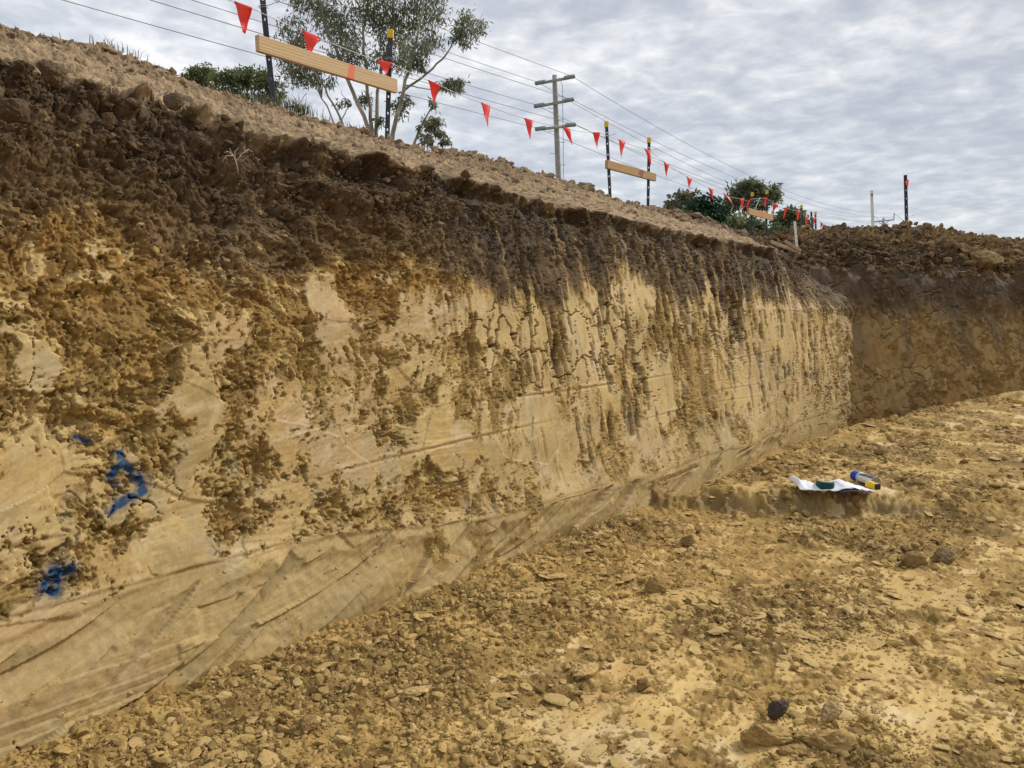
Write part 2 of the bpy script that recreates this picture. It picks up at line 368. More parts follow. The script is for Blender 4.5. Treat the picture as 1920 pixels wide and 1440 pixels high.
    tint = np.zeros_like(u); sr = np.zeros_like(u)
    for si, (uc, zc, R, a0, a1, w, off, tilt) in enumerate(_strokes):
        m = (np.abs(u - uc - R * math.cos((a0 + a1) / 2)) < R * (a1 - a0) * .6 + .2) & (z < .48)
        if not m.any(): continue
        du = u[m] - uc; dz = z[m] - zc; r = np.hypot(du, dz) - R; a = np.arctan2(dz, du)
        ok = (np.abs(r) < w / 2) & (a > a0) & (a < a1) & (z[m] < led[m] - .015)
        t = np.clip((a - a0) / (a1 - a0), 0, 1); fade = np.minimum(np.minimum(t, 1 - t) * 6, 1)
        s = off * fade + tilt * r * .55 - .004 + .0012 * gn(r * 90, a * R * 2, 88) + .05 * (1 - fade)
        Dm = D[m]; s = s + .03 * sst(-.10, .0, z[m] - led[m]) + .02 * fbm(u[m] * .9, z[m] * .9, 2, 70) + .005 + .003 * gn(u[m] * 30, z[m] * 30, 89); hit = ok & (s < Dm); D[m] = np.where(hit, s, Dm); sr_ = sr[m]; sr[m] = np.where(hit, gn(r * 70, a * R * 1.2, 148) + .7 * gn(r * 190, a * R * 2, 149), sr_); tm_ = tint[m]; tint[m] = np.where(hit, ((si * 7) % 11 - 5) / 5.0, tm_)
    # ---- shrinkage cracks in the scraped clay
    cx = u * 7.5 + .40 * gn(u * 9, z * 9, 90) + .16 * gn(u * 28, z * 28, 91); cz = z * 5.2 + .40 * gn(u * 9 + 7, z * 9, 92) + .12 * gn(u * 28, z * 28, 94)
    f1, f2, hh, _, _ = worley(cx, cz, 7); crk = f2 - f1
    cw = sst(-.15, .45, fbm(u * 1.3, z * 1.3, 2, 95) + .75 * ckz - .15) * (1 - .6 * below)
    wid = .085 * cw * (.4 + .8 * (gn(u * 7, z * 7, 96) * .5 + .5))
    cmask = sst(1.0, .5, crk / (wid + 1e-4)) * scr
    D = D - .045 * cmask * (cw > .05)
    # vertical slots and flakes where the teeth combed the face
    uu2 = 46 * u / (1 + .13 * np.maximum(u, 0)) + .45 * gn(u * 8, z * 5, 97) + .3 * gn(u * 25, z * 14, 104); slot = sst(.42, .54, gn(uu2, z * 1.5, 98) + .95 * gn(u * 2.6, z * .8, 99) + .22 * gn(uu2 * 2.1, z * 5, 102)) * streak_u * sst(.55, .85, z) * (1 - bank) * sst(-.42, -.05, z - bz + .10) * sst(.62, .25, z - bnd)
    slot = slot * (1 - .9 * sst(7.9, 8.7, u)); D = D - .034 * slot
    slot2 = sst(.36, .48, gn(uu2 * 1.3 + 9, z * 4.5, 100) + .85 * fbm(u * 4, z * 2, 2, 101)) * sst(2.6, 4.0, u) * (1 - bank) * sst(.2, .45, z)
    D = D - .020 * slot2
    D = D + sst(8.0, 9.0, u) * .045 * fbm(u * 3, z * 5, 4, 151)
    # ---- bank: dry crumbly crust, thin flakes, clods towards the crest
    k1, g1 = stones(u * 8, z * 8, 15, .30); k2, g2 = stones(u * 20, z * 20, 16, .45); k3, g3 = stones(u * 47, z * 47, 17, .5)
    cr = sst(.35, 1.0, z - lip)
    bk = np.maximum(np.maximum(k1 * .05 * cr, k2 * .032 * (.35 + .65 * cr)), k3 * .018) + .026 * fbm(u * 2.5, z * 2.5, 4, 103) * (.4 + .6 * cr) + .010 * fa * (.4 + .6 * cr) + .010 * fb + .006 * fc + .011 * terr(3.5 * fbm(u * 5, z * 7, 5, 105, .6)) - .02
    bk = bk + sst(7.4, 8.6, u) * (.06 * fbm(u * 4, z * 4, 4, 106) + .02 * fa); D = np.where(bank > .0, lerp(D, bk, bank), D)
    # ---- colour
    hue = fbm(u * 1.4 + 11, z * 1.7, 3, 110); hue2 = fbm(u * 5, z * 5, 3, 114)
    rgh = cmix(C_BROKEN, C_ORANGE, np.clip(.55 * sst(.05, .6, hue) * sst(.6, 1.0, z) + .95 * sst(1.0, 1.4, z + .12 * hue) * (1 - streak_u), 0, 1))
    rgh = cmix(rgh, C_GREY, sst(.25, .6, hue2) * .5 * sst(1.0, .6, z))
    rgh = cmix(rgh, C_RUST, sst(.35, .6, fbm(u * 3, z * 3 + 5, 3, 118)) * .35 * sst(.9, .55, z))
    rgh = rgh * (.72 + .5 * RV[hb])[..., None] * (.85 + .3 * RV[hc])[..., None]; rgh = cmix(rgh, C_PALE, .75 * (RW[(hb * 5 + 2) & 1023] < .16))
    skin = cmix(C_PALE, C_SMEAR, sst(-.3, .3, hue)); skin = cmix(skin, (.47, .33, .155), sst(.0, .5, fbm(u * .8 + 3, z * 1.1, 2, 121)))
    skin = cmix(skin, (.50, .32, .095), .4 * sst(.1, .5, fbm(u * 2.3 + 20, z * 2.6, 4, 145))); skin = cmix(skin, (.64, .53, .30), .45 * sst(.2, .55, fbm(pd * 4, qd * 12, 4, 147, .6))); skin = cmix(skin, C_GREY, sst(.15, .6, fbm(u * 7 + .5 * gn(u * 3, z * 3, 122), z * 2.4, 3, 123)) * .40)
    skin = cmix(skin, (.58, .46, .28), sst(.2, .6, fbm(al * 2.5, ac * 9, 3, 126)) * .55)
    skin = cmix(skin, C_LOW, np.clip((1 - sst(-.05, .05, z - led + .08 * fbm(u * 3, z * 3, 3, 125))) * (.75 + .3 * gn(u * 1.5, z * 3, 127)), 0, 1))
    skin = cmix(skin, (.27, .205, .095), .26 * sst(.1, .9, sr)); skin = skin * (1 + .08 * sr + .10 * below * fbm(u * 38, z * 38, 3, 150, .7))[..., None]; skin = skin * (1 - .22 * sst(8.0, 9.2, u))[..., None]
    skin = skin * (1 + .09 * tint + .07 * np.sin(tint * 17))[..., None]
    skin = skin * (1 + .07 * gn(ac * 34 + gn(al * 3, ac * 3, 124), al * 2, 128) + .07 * gn(ac * 120, al * 5, 129))[..., None]
    scc = np.clip(scr * sst(-.001, .007, rough - P + .003 * gn(u * 45, z * 45, 49)), 0, 1)
    c = cmix(rgh, skin, np.maximum(scc, scr * .35))
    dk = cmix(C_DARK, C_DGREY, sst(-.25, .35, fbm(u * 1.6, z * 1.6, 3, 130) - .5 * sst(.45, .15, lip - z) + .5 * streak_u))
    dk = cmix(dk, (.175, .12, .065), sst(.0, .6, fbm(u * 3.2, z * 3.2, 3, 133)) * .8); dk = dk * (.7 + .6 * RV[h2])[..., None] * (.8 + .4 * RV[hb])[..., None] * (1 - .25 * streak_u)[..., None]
    tr = sst(.40, -.02, z - bz + .1 * nb)                                           # browner just over the boundary
    dk = cmix(dk, (.20, .125, .05), tr * .72 * (1 - streak_u * .6))
    dk = cmix(dk, (.30, .215, .11), np.clip(streak_u * sst(.25, .55, st1 * .6 + st2) * sst(.55, .15, z - bnd), 0, 1) * .85)
    c = cmix(c, dk, dark)
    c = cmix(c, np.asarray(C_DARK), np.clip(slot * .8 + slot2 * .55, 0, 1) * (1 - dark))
    dry = cmix(C_DRY, (.26, .185, .11), sst(-.1, .5, fbm(u * 3, z * 3, 3, 136))); dry = cmix(dry, (.185, .125, .072), cr * .6); dry = dry * (.75 + .5 * RV[hb])[..., None] * (.8 + .4 * RV[hc])[..., None]
    lipc = np.maximum(bank * sst(-.02, .03, z - lip + .05 * fbm(u * 6, z * 6, 4, 137)), sst(.03, .0, lip - z + .07 * fbm(u * 8, z * 8, 4, 138) + .015))
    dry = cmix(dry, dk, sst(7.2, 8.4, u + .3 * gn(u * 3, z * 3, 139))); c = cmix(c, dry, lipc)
    c = cmix(c, (.10, .062, .024), cmask * (cw > .05) * .85)  # moist inner clay, colour darkened too for the shade of the crack depth
    pm = 0
    for pts, w in BLUE_MARKS:
        if pts[0][0] is None: continue
        d = segdist(u, z, pts) + .010 * fbm(u * 22, z * 22, 3, 140)
        pm = np.maximum(pm, np.maximum(sst(w * 1.3, w * .5, d), .45 * sst(w * 2.6, w * .6, d + .006 * gn(u * 150, z * 150, 141))))
    c = cmix(c, np.asarray(C_BLUE) * .9, np.clip(pm, 0, 1) * (.95 - .45 * sst(.1, .5, gn(u * 40, z * 40, 142))))
    return D, np.clip(c, .01, .75), scr * (1 - dark * .5) * (.9 - .35 * below)

def face_base(u, t):
    """t 0..1 up the face, 1..2 up the bank, 2..3 back over the ground -> base point, outward direction, z or arc, e"""
    lip = ip(u, T_LIP); crest = ip(u, T_CREST); d0 = ip(u, T_BASE); zb = -.25
    a = np.clip(t, 0, 1); b = np.clip(t - 1, 0, 1); g = np.clip(t - 2, 0, 1)
    z = zb + a * (lip - zb)
    left = sst(2.6, 1.6, u)
    far = sst(6.8, 8.6, u)
    bt = .17 - .11 * sst(5, 9, u)
    set_ = bt * np.clip(z, 0, 1.2) + .06 * sst(.1, .45, z) * (1 - sst(4, 7, u)) + np.clip(z - 1.2, 0, 2) * (.26 + .22 * left + .55 * far)
    dlip = d0 + bt * 1.2 + .06 * (1 - sst(4, 7, u)) + np.clip(lip - 1.2, 0, 2) * (.26 + .22 * left + .55 * far)
    dist = d0 + set_ + b * (4.15 - dlip) + g * 7.0
    zz = z + (crest - lip) * np.where(b > 0, b ** .92, 0) - .12 * g
    arc = z + b * np.hypot(4.15 - dlip, crest - lip) + g * 7
    k = .12 + .45 * sst(1.3, 2.0, z) * left + .95 * sst(0.0, .35, b) * 1.0
    k = np.minimum(k, 1.25)
    return dist, zz, k, arc, sst(0, .06, b)

def face_points(u, t):
    dist, zz, k, arc, e = face_base(u, t)
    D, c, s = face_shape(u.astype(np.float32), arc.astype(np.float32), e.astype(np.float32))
    nh, nu = np.cos(k), np.sin(k)                 # towards the pit / up
    rim = np.exp(-((t - 1) / .07) ** 2); dist = dist + rim * .035 * fbm(u * 5, u * 0, 3, 143); zz = zz + rim * (.030 * fbm(u * 7, u * 0 + 3, 4, 144) - .006)
    dist = dist - D * nh; zz = zz + D * nu - .03 * sst(1.3, 2, t)
    X = u * SA - dist * CA; Y = u * CA + dist * SA
    return np.stack([X, Y, zz], -1), c, s

QUAL = 1.0
def build_face():
    us = [-12.0]
    while us[-1] < 10.3:
        u = us[-1]; us.append(u + (.25 if u < -2 else min(.017, .95 * (u * u + 5.8) / 1848) / QUAL))
    us = np.array(us); ts = np.concatenate([np.linspace(0, 1, int(600 * QUAL))[:-1], 1 + np.linspace(0, 1, int(230 * QUAL))[:-1], 2 + np.linspace(0, 1, 14)])
    U, Tt = np.meshgrid(us, ts); n = U.shape
    P, c, s = face_points(U.ravel(), Tt.ravel())
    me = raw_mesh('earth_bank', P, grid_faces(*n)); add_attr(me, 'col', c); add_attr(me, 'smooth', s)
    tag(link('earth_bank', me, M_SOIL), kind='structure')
build_face()

# ------------------------------------------------------------------ the far end of the pit
B0, B1 = np.array([3.35, 8.62]), np.array([6.7, 9.95]); BD = (B1 - B0) / np.linalg.norm(B1 - B0); BN = np.array([BD[1], -BD[0]])
T_BTOP = [(-2, 1.7), (0, 1.66), (1.5, 1.60), (3.2, 1.58), (9, 1.6)]
def back_crest_pts():
    r = []
    for x, y in [(1440, 452), (1470, 440), (1500, 437), (1560, 437), (1620, 431), (1690, 431), (1720, 434), (1760, 441), (1800, 447), (1850, 456), (1920, 461), (2000, 470), (2300, 480)]:
        # line 1.35 m behind the face
        q = ray(x, y); A = np.array([[q[0], -BD[0]], [q[1], -BD[1]]]); rhs = B0 - BN * 1.35
        k, v = np.linalg.solve(A, rhs); r.append((v, q[2] * k + CAM_H))
    return r
T_BCREST = back_crest_pts()
def back_points(v, t):
    top = ip(v, T_BTOP); crest = ip(v, T_BCREST)
    a = np.clip(t, 0, 1); b = np.clip(t - 1, 0, 1); g = np.clip(t - 2, 0, 1); zb = -.25
    z = zb + a * (top - zb); dist = .10 * np.clip(z, 0, 2) + b * 1.2 + g * 5
    zz = z + (crest - top) * np.sin(b * math.pi / 2) ** .8 - .25 * g
    arc = z + b * 1.35 + g * 5
    v = v.astype(np.float32); arc = arc.astype(np.float32); e = sst(0, .10, b).astype(np.float32)
    fa, ed, ha = facets(v * 6 + .3 * gn(v * 14, arc * 14, 201), arc * 7, 21); fb, _, hb = facets(v * 15, arc * 17, 22); fc, _, hc = facets(v * 38, arc * 40, 23)
    rough = .030 * fbm(v * 3, arc * 3, 4, 204) + .018 * fa + .011 * fb + .005 * fc
    cov = .5 * fbm(v * 1.0, arc * 1.1, 3, 208) + .55 * sst(1.9, .4, v) - .3 * sst(.9, 1.25, arc)
    P = -.026 * cov + .004 * gn(v * 12 + arc * 5, arc * 1.5, 211)
    D = np.minimum(rough, P); scr = sst(-.001, .004, rough - P)
    f1, f2, hh, _, _ = worley(v * 4.2 + .35 * gn(v * 9, arc * 9, 213), arc * 6 + .35 * gn(v * 9, arc * 9, 214), 24)
    D = D - .03 * sst(.06, .02, f2 - f1) * scr * sst(-.3, .2, gn(v * 2, arc * 2, 215))
    b1, h1 = stones(v * 3.6, arc * 4.2, 25, .62); b2, h2 = stones(v * 8 + .2 * gn(v * 20, arc * 20, 216), arc * 9, 26, .6); b3, h3 = stones(v * 19, arc * 21, 27, .6)
    heap = np.maximum(np.maximum(b1 * .10, b2 * .06), b3 * .03) + .07 * fbm(v * 2.2, arc * 2.2, 5, 217, .6) + .06 * fa + .04 * fb + .022 * fc + .03 * terr(2.5 * fbm(v * 2.5, arc * 5, 4, 218))
    hole = -.12 * np.exp(-((arc - top - .06) / .09) ** 2) * sst(.0, .5, fbm(v * 2.2, arc * .8, 2, 219))
    D = lerp(D, heap, e) + hole
    bz = 1.12 + .10 * fbm(v * 1.5, arc * 1.5, 3, 220) + .05 * gn(v * 12, arc * 2, 222)
    dark = sst(-.25, .25, arc - bz - .05 * fb + .1 * fbm(v * 5, arc * 5, 3, 223)) * (1 - e)
    ora = cmix((.215, .142, .052), (.29, .20, .082), scr); ora = cmix(ora, C_ORANGE, sst(0, .5, fbm(v * 1.5 + 3, arc * 2, 3, 224)) * .6); ora = ora * (.85 + .3 * RV[hb])[..., None]
    ora = cmix(ora, (.17, .125, .075), .8 * sst(.1, .4, gn(v * 3.1 + arc * 1.2, arc * .4, 226)) * sst(.4, .9, arc))
    dk = cmix(C_DARK, C_DGREY, sst(-.2, .4, fbm(v * 2, arc * 2, 3, 227))) * (.8 + .4 * RV[h2])[..., None]
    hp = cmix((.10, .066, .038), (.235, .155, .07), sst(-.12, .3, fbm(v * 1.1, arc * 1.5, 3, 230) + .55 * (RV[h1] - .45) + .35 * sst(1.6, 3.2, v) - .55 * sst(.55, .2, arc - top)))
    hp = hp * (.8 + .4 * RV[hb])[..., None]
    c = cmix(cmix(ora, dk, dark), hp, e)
    k = .08 + 1.0 * sst(0, .8, b)
    dist = dist - D * np.cos(k); zz = zz + D * np.sin(k)
    X = B0[0] + BD[0] * v - BN[0] * dist; Y = B0[1] + BD[1] * v - BN[1] * dist
    return np.stack([X, Y, zz], -1), np.clip(c, .01, .7), scr * (1 - e) * .5
def build_back():
    vs = np.concatenate([np.arange(-2.2, 5.6, .0105 / QUAL), np.linspace(5.6, 13, 60)]); ts = np.concatenate([np.linspace(0, 1, int(190 * QUAL))[:-1], 1 + np.linspace(0, 1, int(170 * QUAL))[:-1], 2 + np.linspace(0, 1, 12)])
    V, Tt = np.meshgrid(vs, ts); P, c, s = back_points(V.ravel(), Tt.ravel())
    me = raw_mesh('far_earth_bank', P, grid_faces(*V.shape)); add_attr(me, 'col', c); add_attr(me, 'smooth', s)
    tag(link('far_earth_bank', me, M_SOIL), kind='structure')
build_back()

# ------------------------------------------------------------------ pit floor
T_STEP = [(-3, 4.75), (.6, 4.70), (1.1, 4.56), (1.7, 4.50), (2.1, 4.46), (2.5, 4.36), (3.2, 4.2), (6, 3.9)]
def floor_base(X, Y):
    dist = -X * CA + Y * SA; u = X * SA + Y * CA
    st = ip(X, T_STEP) + .07 * gn(X * 2.3, Y * 0, 300) + .035 * gn(X * 7, Y * 4, 301) + .03 * gn(X * 19, Y * 25, 302) + .02 * gn(X * 40, Y * 50, 303)
    wdt = .12 + .25 * sst(1.9, 2.9, X)
    h = .125 * sst(-.5, 1, (Y - st) / wdt) * (1 - .0)
    h = h - .15 * sst(1.98, 2.12, dist + .05 * gn(u * 3, u * 0, 303)) * sst(4.15, 4.5, u)   # drain along the foot of the face
    bd = (X - B0[0]) * BN[0] + (Y - B0[1]) * BN[1]; bv = (X - B0[0]) * BD[0] + (Y - B0[1]) * BD[1]
    tw = ip(bv, [(-1, 1.15), (.4, 1.1), (1.2, .8), (2.2, .5), (6, .35)])
    h = h - .15 * sst(tw + .08, tw - .06, bd + .05 * gn(bv * 3, bv * 0, 304)) * (u > 5) * sst(3.6, 1.4, bv)
    r = np.hypot(X, Y); h = h + 2.1 * sst(12.6, 14.6, r) * sst(3, 1.5, dist)
    h = h + .05 * sst(1.55, 2.3, dist) * (1 - sst(3.6, 4.2, u))                     # crumbs heaped against the face
    return h, st
def floor_shape(X, Y):
    X = X.astype(np.float32); Y = Y.astype(np.float32)
    h, st = floor_base(X, Y)
    dist = -X * CA + Y * SA; u = X * SA + Y * CA
    wx = X + .04 * fbm(X * 5, Y * 5, 2, 305); wy = Y + .04 * fbm(X * 5, Y * 5, 2, 307)
    al = u; ac = dist
    fa, _, ha = facets(wx * 6, wy * 6, 31, .6); fb, _, hb = facets(wx * 16 + .3 * gn(X * 40, Y * 40, 309), wy * 16, 32, .6); fc, _, hc = facets(wx * 41, wy * 41, 33, .6)
    b1, h1 = stones(wx * 11, wy * 11, 34, .22); b2, h2 = stones(wx * 25, wy * 25, 35, .42); b3, h3 = stones(wx * 55, wy * 55, 36, .5)
    dens = .5 + .9 * fbm(X * 1.3 + 4, Y * 1.3, 3, 311)
    crumbs = np.maximum(np.maximum(b1 * .05 * sst(.2, .8, dens), b2 * .04 * sst(0, .5, dens)), b3 * .022)
    rough = .016 * fbm(X * 3.5, Y * 3.5, 5, 314, .55) + .010 * fa + .007 * fb + .004 * fc + .7 * crumbs + .007 * terr(3.2 * fbm(al * 2.6, ac * 5.0, 5, 316, .58)) + .004
    cov = -.06 + .42 * fbm(al * 1.0, ac * 2.1, 3, 318) + .46 * fbm(al * 3.2, ac * 6, 5, 322, .6) - .35 * sst(.3, .9, dens) - .5 * sst(1.5, 2.1, dist)
    cov = cov + .35 * sst(3.4, 2.2, Y) * sst(.3, 1.0, X)
    P = .006 - .028 * cov + .0035 * gn(ac * 16, al * 1.2, 325) + .0015 * gn(ac * 50, al * 2, 326)
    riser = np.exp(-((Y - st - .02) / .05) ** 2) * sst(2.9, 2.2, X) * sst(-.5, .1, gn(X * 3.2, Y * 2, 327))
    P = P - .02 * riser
    D = np.minimum(rough, P); scr = sst(-.001, .004, rough - P)
    hue = fbm(X * 1.5, Y * 1.5, 3, 330)
    rgh = cmix((.36, .232, .076), (.225, .142, .048), sst(-.2, .4, hue + .6 * (dens - .5))); rgh = rgh * (.78 + .4 * RV[hb])[..., None] * (.88 + .24 * RV[hc])[..., None]
    rgh = cmix(rgh, (.46, .32, .13), (b2 > .02) * (RW[(h2 * 5 + 1) & 1023] < .4) * .7); rgh = cmix(rgh, (.19, .12, .045), (b2 > .02) * (RW[(h2 * 3 + 2) & 1023] < .15) * .7)
    skin = cmix((.60, .42, .165), (.50, .34, .12), sst(-.3, .3, hue)); skin = cmix(skin, (.62, .50, .29), sst(.1, .5, fbm(X * 1.9 + 8, Y * 1.9, 3, 333)) * .6)
    skin = cmix(skin, (.48, .28, .09), sst(.3, .6, fbm(X * 1.2, Y * 2.0 + 9, 3, 336)) * .6)
    skin = skin * (1 + .08 * gn(ac * 60, al * 3, 338))[..., None]
    c = cmix(rgh, skin, scr * (1 - .25 * sst(.3, .9, dens)))
    c = cmix(c, (.19, .135, .055), np.clip(riser * 1.3, 0, 1) * .85)  # olive clay of the riser, darkened in colour for the shade on it
    return h + D, np.clip(c, .01, .75), scr * .7
def build_floor():
    rs = [.05]
    while rs[-1] < 15.5: r = rs[-1]; rs.append(r + (.12 if r < 1.2 else r * .0027 / QUAL if r < 10.5 else .09))
    a = [-180.0]
    while a[-1] < 180:
        q = a[-1]; a.append(q + (.105 / QUAL if -44 < q < 44 else .16 if -62 < q < 62 else 1.5))
    a[-1] = 180.0; a = np.radians(np.array(a[:-1])); rs = np.array(rs)
    Rg, Ag = np.meshgrid(rs, a, indexing='ij'); X = (Rg * np.sin(Ag)).ravel(); Y = (Rg * np.cos(Ag)).ravel()
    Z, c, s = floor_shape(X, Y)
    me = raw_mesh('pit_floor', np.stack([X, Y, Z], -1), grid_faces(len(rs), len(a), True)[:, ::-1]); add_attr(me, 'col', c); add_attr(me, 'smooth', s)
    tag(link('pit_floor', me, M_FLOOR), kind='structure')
build_floor()

# the paddock round the pit, out to the horizon
def build_ground():
    n = 48; co = []; 
    for rad, z in ((14.3, 2.02), (40, 2.0), (300, 1.6), (3500, -10)):
        for k in range(n):
            t = 2 * math.pi * k / n; co.append((rad * math.sin(t), rad * math.cos(t), z))
    me = raw_mesh('ground', co, grid_faces(4, n, True)[:, ::-1], True)
    tag(link('ground', me, plain_mat('paddock_grass', (.16, .15, .06), .95, .4, .4)), kind='structure')
build_ground()

# ------------------------------------------------------------------ loose clods
def ico(sub):
    import bmesh
    bm = bmesh.new(); bmesh.ops.create_icosphere(bm, subdivisions=sub, radius=1)
    v = np.array([x.co[:] for x in bm.verts], np.float32); f = np.array([[q.index for q in p.verts] for p in bm.faces], np.int32); bm.free(); return v, f
def n3(p, s):                                   # cheap 3-D noise from planes
    return (gn(p[:, 0] + s, p[:, 1] + .7 * p[:, 2], s) + gn(p[:, 1] - s, p[:, 2] + .7 * p[:, 0], s + 1) + gn(p[:, 2] + .5, p[:, 0] + .7 * p[:, 1], s + 2)) / 1.8
def clod_shape(sub, seed, flat=.75, ang=True):
    v, f = ico(sub); r = np.random.RandomState(seed)
    d = 1 + .38 * n3(v * 1.1 + seed, seed) + .20 * n3(v * 2.6, seed + 4) + .09 * n3(v * 6, seed + 8)
    v = v * d[:, None]
    if ang:                                      # a few broken planes
        for k in range(13):
            nn = r.randn(3); nn /= np.linalg.norm(nn); q = v @ nn; lim = r.uniform(.42, .85)
            v = v - np.outer(np.maximum(q - lim, 0) * .85, nn)
    v = v * (1 + .10 * n3(v * 5.5 + 3, seed + 12) + (.07 * n3(v * 11, seed + 16) if sub > 2 else 0))[:, None]
    return (v * np.array([1, r.uniform(.7, 1), flat])).astype(np.float32), f
ARCH3 = [clod_shape(4, 140 + k, random.uniform(.5, .85)) for k in range(6)]; FLK1 = [clod_shape(1, 160 + k, .22) for k in range(6)]; FLK2 = [clod_shape(2, 170 + k, .20) for k in range(6)]; FLK3 = [clod_shape(3, 180 + k, .18) for k in range(6)]
ARCH2 = [clod_shape(3, 40 + k, random.uniform(.5, .85)) for k in range(6)]; ARCH1 = [clod_shape(2, 60 + k, random.uniform(.5, .85)) for k in range(6)]; ARCH0 = [clod_shape(1, 80 + k, .7) for k in range(6)]
def scatter(name, pos, size, cols, mat, flat_tilt=.5, seed=0):
    r = np.random.RandomState(seed); V = []; Fc = []; C = []; o = 0
    for p, s, c in zip(pos, size, cols):
        px = s / max(.5, np.linalg.norm(p - np.array([0, 0, CAM_H]))) * 770
        A = ARCH3 if px > 14 else ARCH2 if px > 6 else ARCH1 if px > 2.2 else ARCH0
        v, f = A[r.randint(len(A))]; a = r.rand() * 6.28; ca, sa = math.cos(a), math.sin(a)
        M = np.array([[ca, -sa, 0], [sa, ca, 0], [0, 0, 1]]); tl = r.randn() * flat_tilt; M = M @ np.array([[1, 0, 0], [0, math.cos(tl), -math.sin(tl)], [0, math.sin(tl), math.cos(tl)]])
        M = M @ np.array([[math.cos(a * 3), 0, math.sin(a * 3)], [0, 1, 0], [-math.sin(a * 3), 0, math.cos(a * 3)]]) if flat_tilt > .3 and r.rand() < .3 else M
        w = (v * (s * np.array([r.uniform(.8, 1.25), 1, r.uniform(.7, 1.1)]))) @ M.T + p
        V.append(w); Fc.append(f + o); o += len(v); C.append(np.repeat(c[None, :], len(v), 0))
    me = raw_mesh(name, np.concatenate(V), np.concatenate(Fc), False); C = np.concatenate(C); add_attr(me, 'col', C); add_attr(me, 'smooth', np.zeros(len(C)))
    return link(name, me, mat)
def floor_clods():
    r = np.random.RandomState(3); N = 215000
    rad = 1.7 * np.exp(r.rand(N) * math.log(11.5 / 1.7)); an = np.radians(r.uniform(-46, 58, N)); X = rad * np.sin(an); Y = rad * np.cos(an)
    dist = -X * CA + Y * SA
    dens = .5 + .9 * fbm(X * 1.3 + 4, Y * 1.3, 3, 311)
    u_ = X * SA + Y * CA; bd_ = (X - B0[0]) * BN[0] + (Y - B0[1]) * BN[1]; keep = (bd_ > .05) & (dist < np.where(u_ < 4.1, ip(u_, T_BASE) + .02, 2.05)) & (r.rand(N) < np.clip(.10 + .75 * sst(.35, 1.0, dens) + .7 * sst(1.3, 2.0, dist) * sst(4.5, 3, Y), 0, 1))
    X, Y, rad = X[keep], Y[keep], rad[keep]; n = len(X)
    size = .0036 * (1 - r.rand(n) * .995) ** -.50; size = np.minimum(size, .026) * (.62 + .18 * rad)
    Z, c, s = floor_shape(X, Y)
    base = c * r.uniform(.72, 1.15, (n, 1)); base = cmix(base, (.54, .375, .14), .32 + .45 * r.rand(n)); dk = r.rand(n) < .05 + .16 * sst(.4, .9, dens[keep]); base[dk] *= .58; pl = r.rand(n) < .05; base[pl] = np.array((.55, .40, .175))
    o = scatter('loose_clods', np.stack([X, Y, Z + size * np.where(size > .014, .12, .3)], -1), size, base, M_CLOD, .45, 5); tag(o, 'small loose clay clods and crumbs strewn over the pit floor', 'clods', kind='stuff')
floor_clods()
def floor_flakes():
    r = np.random.RandomState(23); N = 16000
    rad = 1.8 * np.exp(r.rand(N) * math.log(11.5 / 1.8)); an = np.radians(r.uniform(-46, 46, N)); X = rad * np.sin(an); Y = rad * np.cos(an); dist = -X * CA + Y * SA; u = X * SA + Y * CA
    bd_ = (X - B0[0]) * BN[0] + (Y - B0[1]) * BN[1]; keep = (bd_ > .05) & (dist < 2.1) & (r.rand(N) < np.clip(.25 + .9 * fbm(u * 1.2, dist * 2, 3, 350), .04, 1)); X, Y, rad = X[keep], Y[keep], rad[keep]; n = len(X)
    size = np.minimum(.010 * (1 - r.rand(n) * .98) ** -.5, .045) * (.7 + .12 * rad); Z, c, s = floor_shape(X, Y); base = c * r.uniform(.8, 1.1, (n, 1)); base = cmix(base, (.58, .41, .17), np.full(n, .75))
    global ARCH0, ARCH1, ARCH2, ARCH3
    sv_ = ARCH0, ARCH1, ARCH2, ARCH3; ARCH0, ARCH1, ARCH2, ARCH3 = FLK1, FLK2, FLK3, FLK3
    o = scatter('clay_flakes', np.stack([X, Y, Z + size * .10], -1), size, base, M_CLOD, .20, 15); ARCH0, ARCH1, ARCH2, ARCH3 = sv_
    tag(o, 'thin dried flakes of yellow clay curling up all over the pit floor', 'flakes', kind='stuff')
floor_flakes()
def bank_clods():
    r = np.random.RandomState(9); n = 9000
    u = r.uniform(.2, 9.6, n) ** 1; u = .2 + 9.4 * r.rand(n) ** 1.5; t = np.where(r.rand(n) < .62, 1 + r.rand(n) ** .5 * 1.02, r.uniform(.86, 1.0, n))
    ok = (t > 1) | (r.rand(n) < sst(4.0, 1.5, u)); u, t = u[ok], t[ok]; n = len(u)
    P, c, s = face_points(u, t)
    size = np.minimum(.0065 * (1 - r.rand(n) * .985) ** -.55, .05) * (.7 + .10 * u); size = np.where(t > 1, size * (.5 + .65 * np.clip(t - 1, 0, 1)), size * .9)
    col = np.where((t > 1)[:, None], cmix((.22, .155, .095), (.33, .245, .155), r.rand(n)), cmix((.10, .068, .04), (.17, .118, .068), r.rand(n)))
    P = P + np.stack([CA * size * .1, -SA * size * .1, size * .15], -1)
    o = scatter('bank_clods', P, size, col.astype(np.float32), M_CLOD, .6, 6); tag(o, 'loose brown clods lying on the crest and top of the earth bank', 'clods', kind='stuff')
    # the far heap
    n = 3200; v = r.uniform(-1.5, 5.0, n); t = 1 + r.rand(n) * 1.05; P, c, s = back_points(v, t)
    size = np.minimum(.016 * (1 - r.rand(n) * .98) ** -.5, .085); col = cmix((.105, .07, .04), (.25, .17, .08), (r.rand(n) * .6 + .4 * sst(1.2, 3.2, v)))
    o = scatter('spoil_clods', P + np.array([0, -.01, .01]), size, col.astype(np.float32), M_CLOD, .6, 7); tag(o, 'dark and ochre clods tipped along the heap at the far end', 'clods', kind='stuff')
bank_clods()

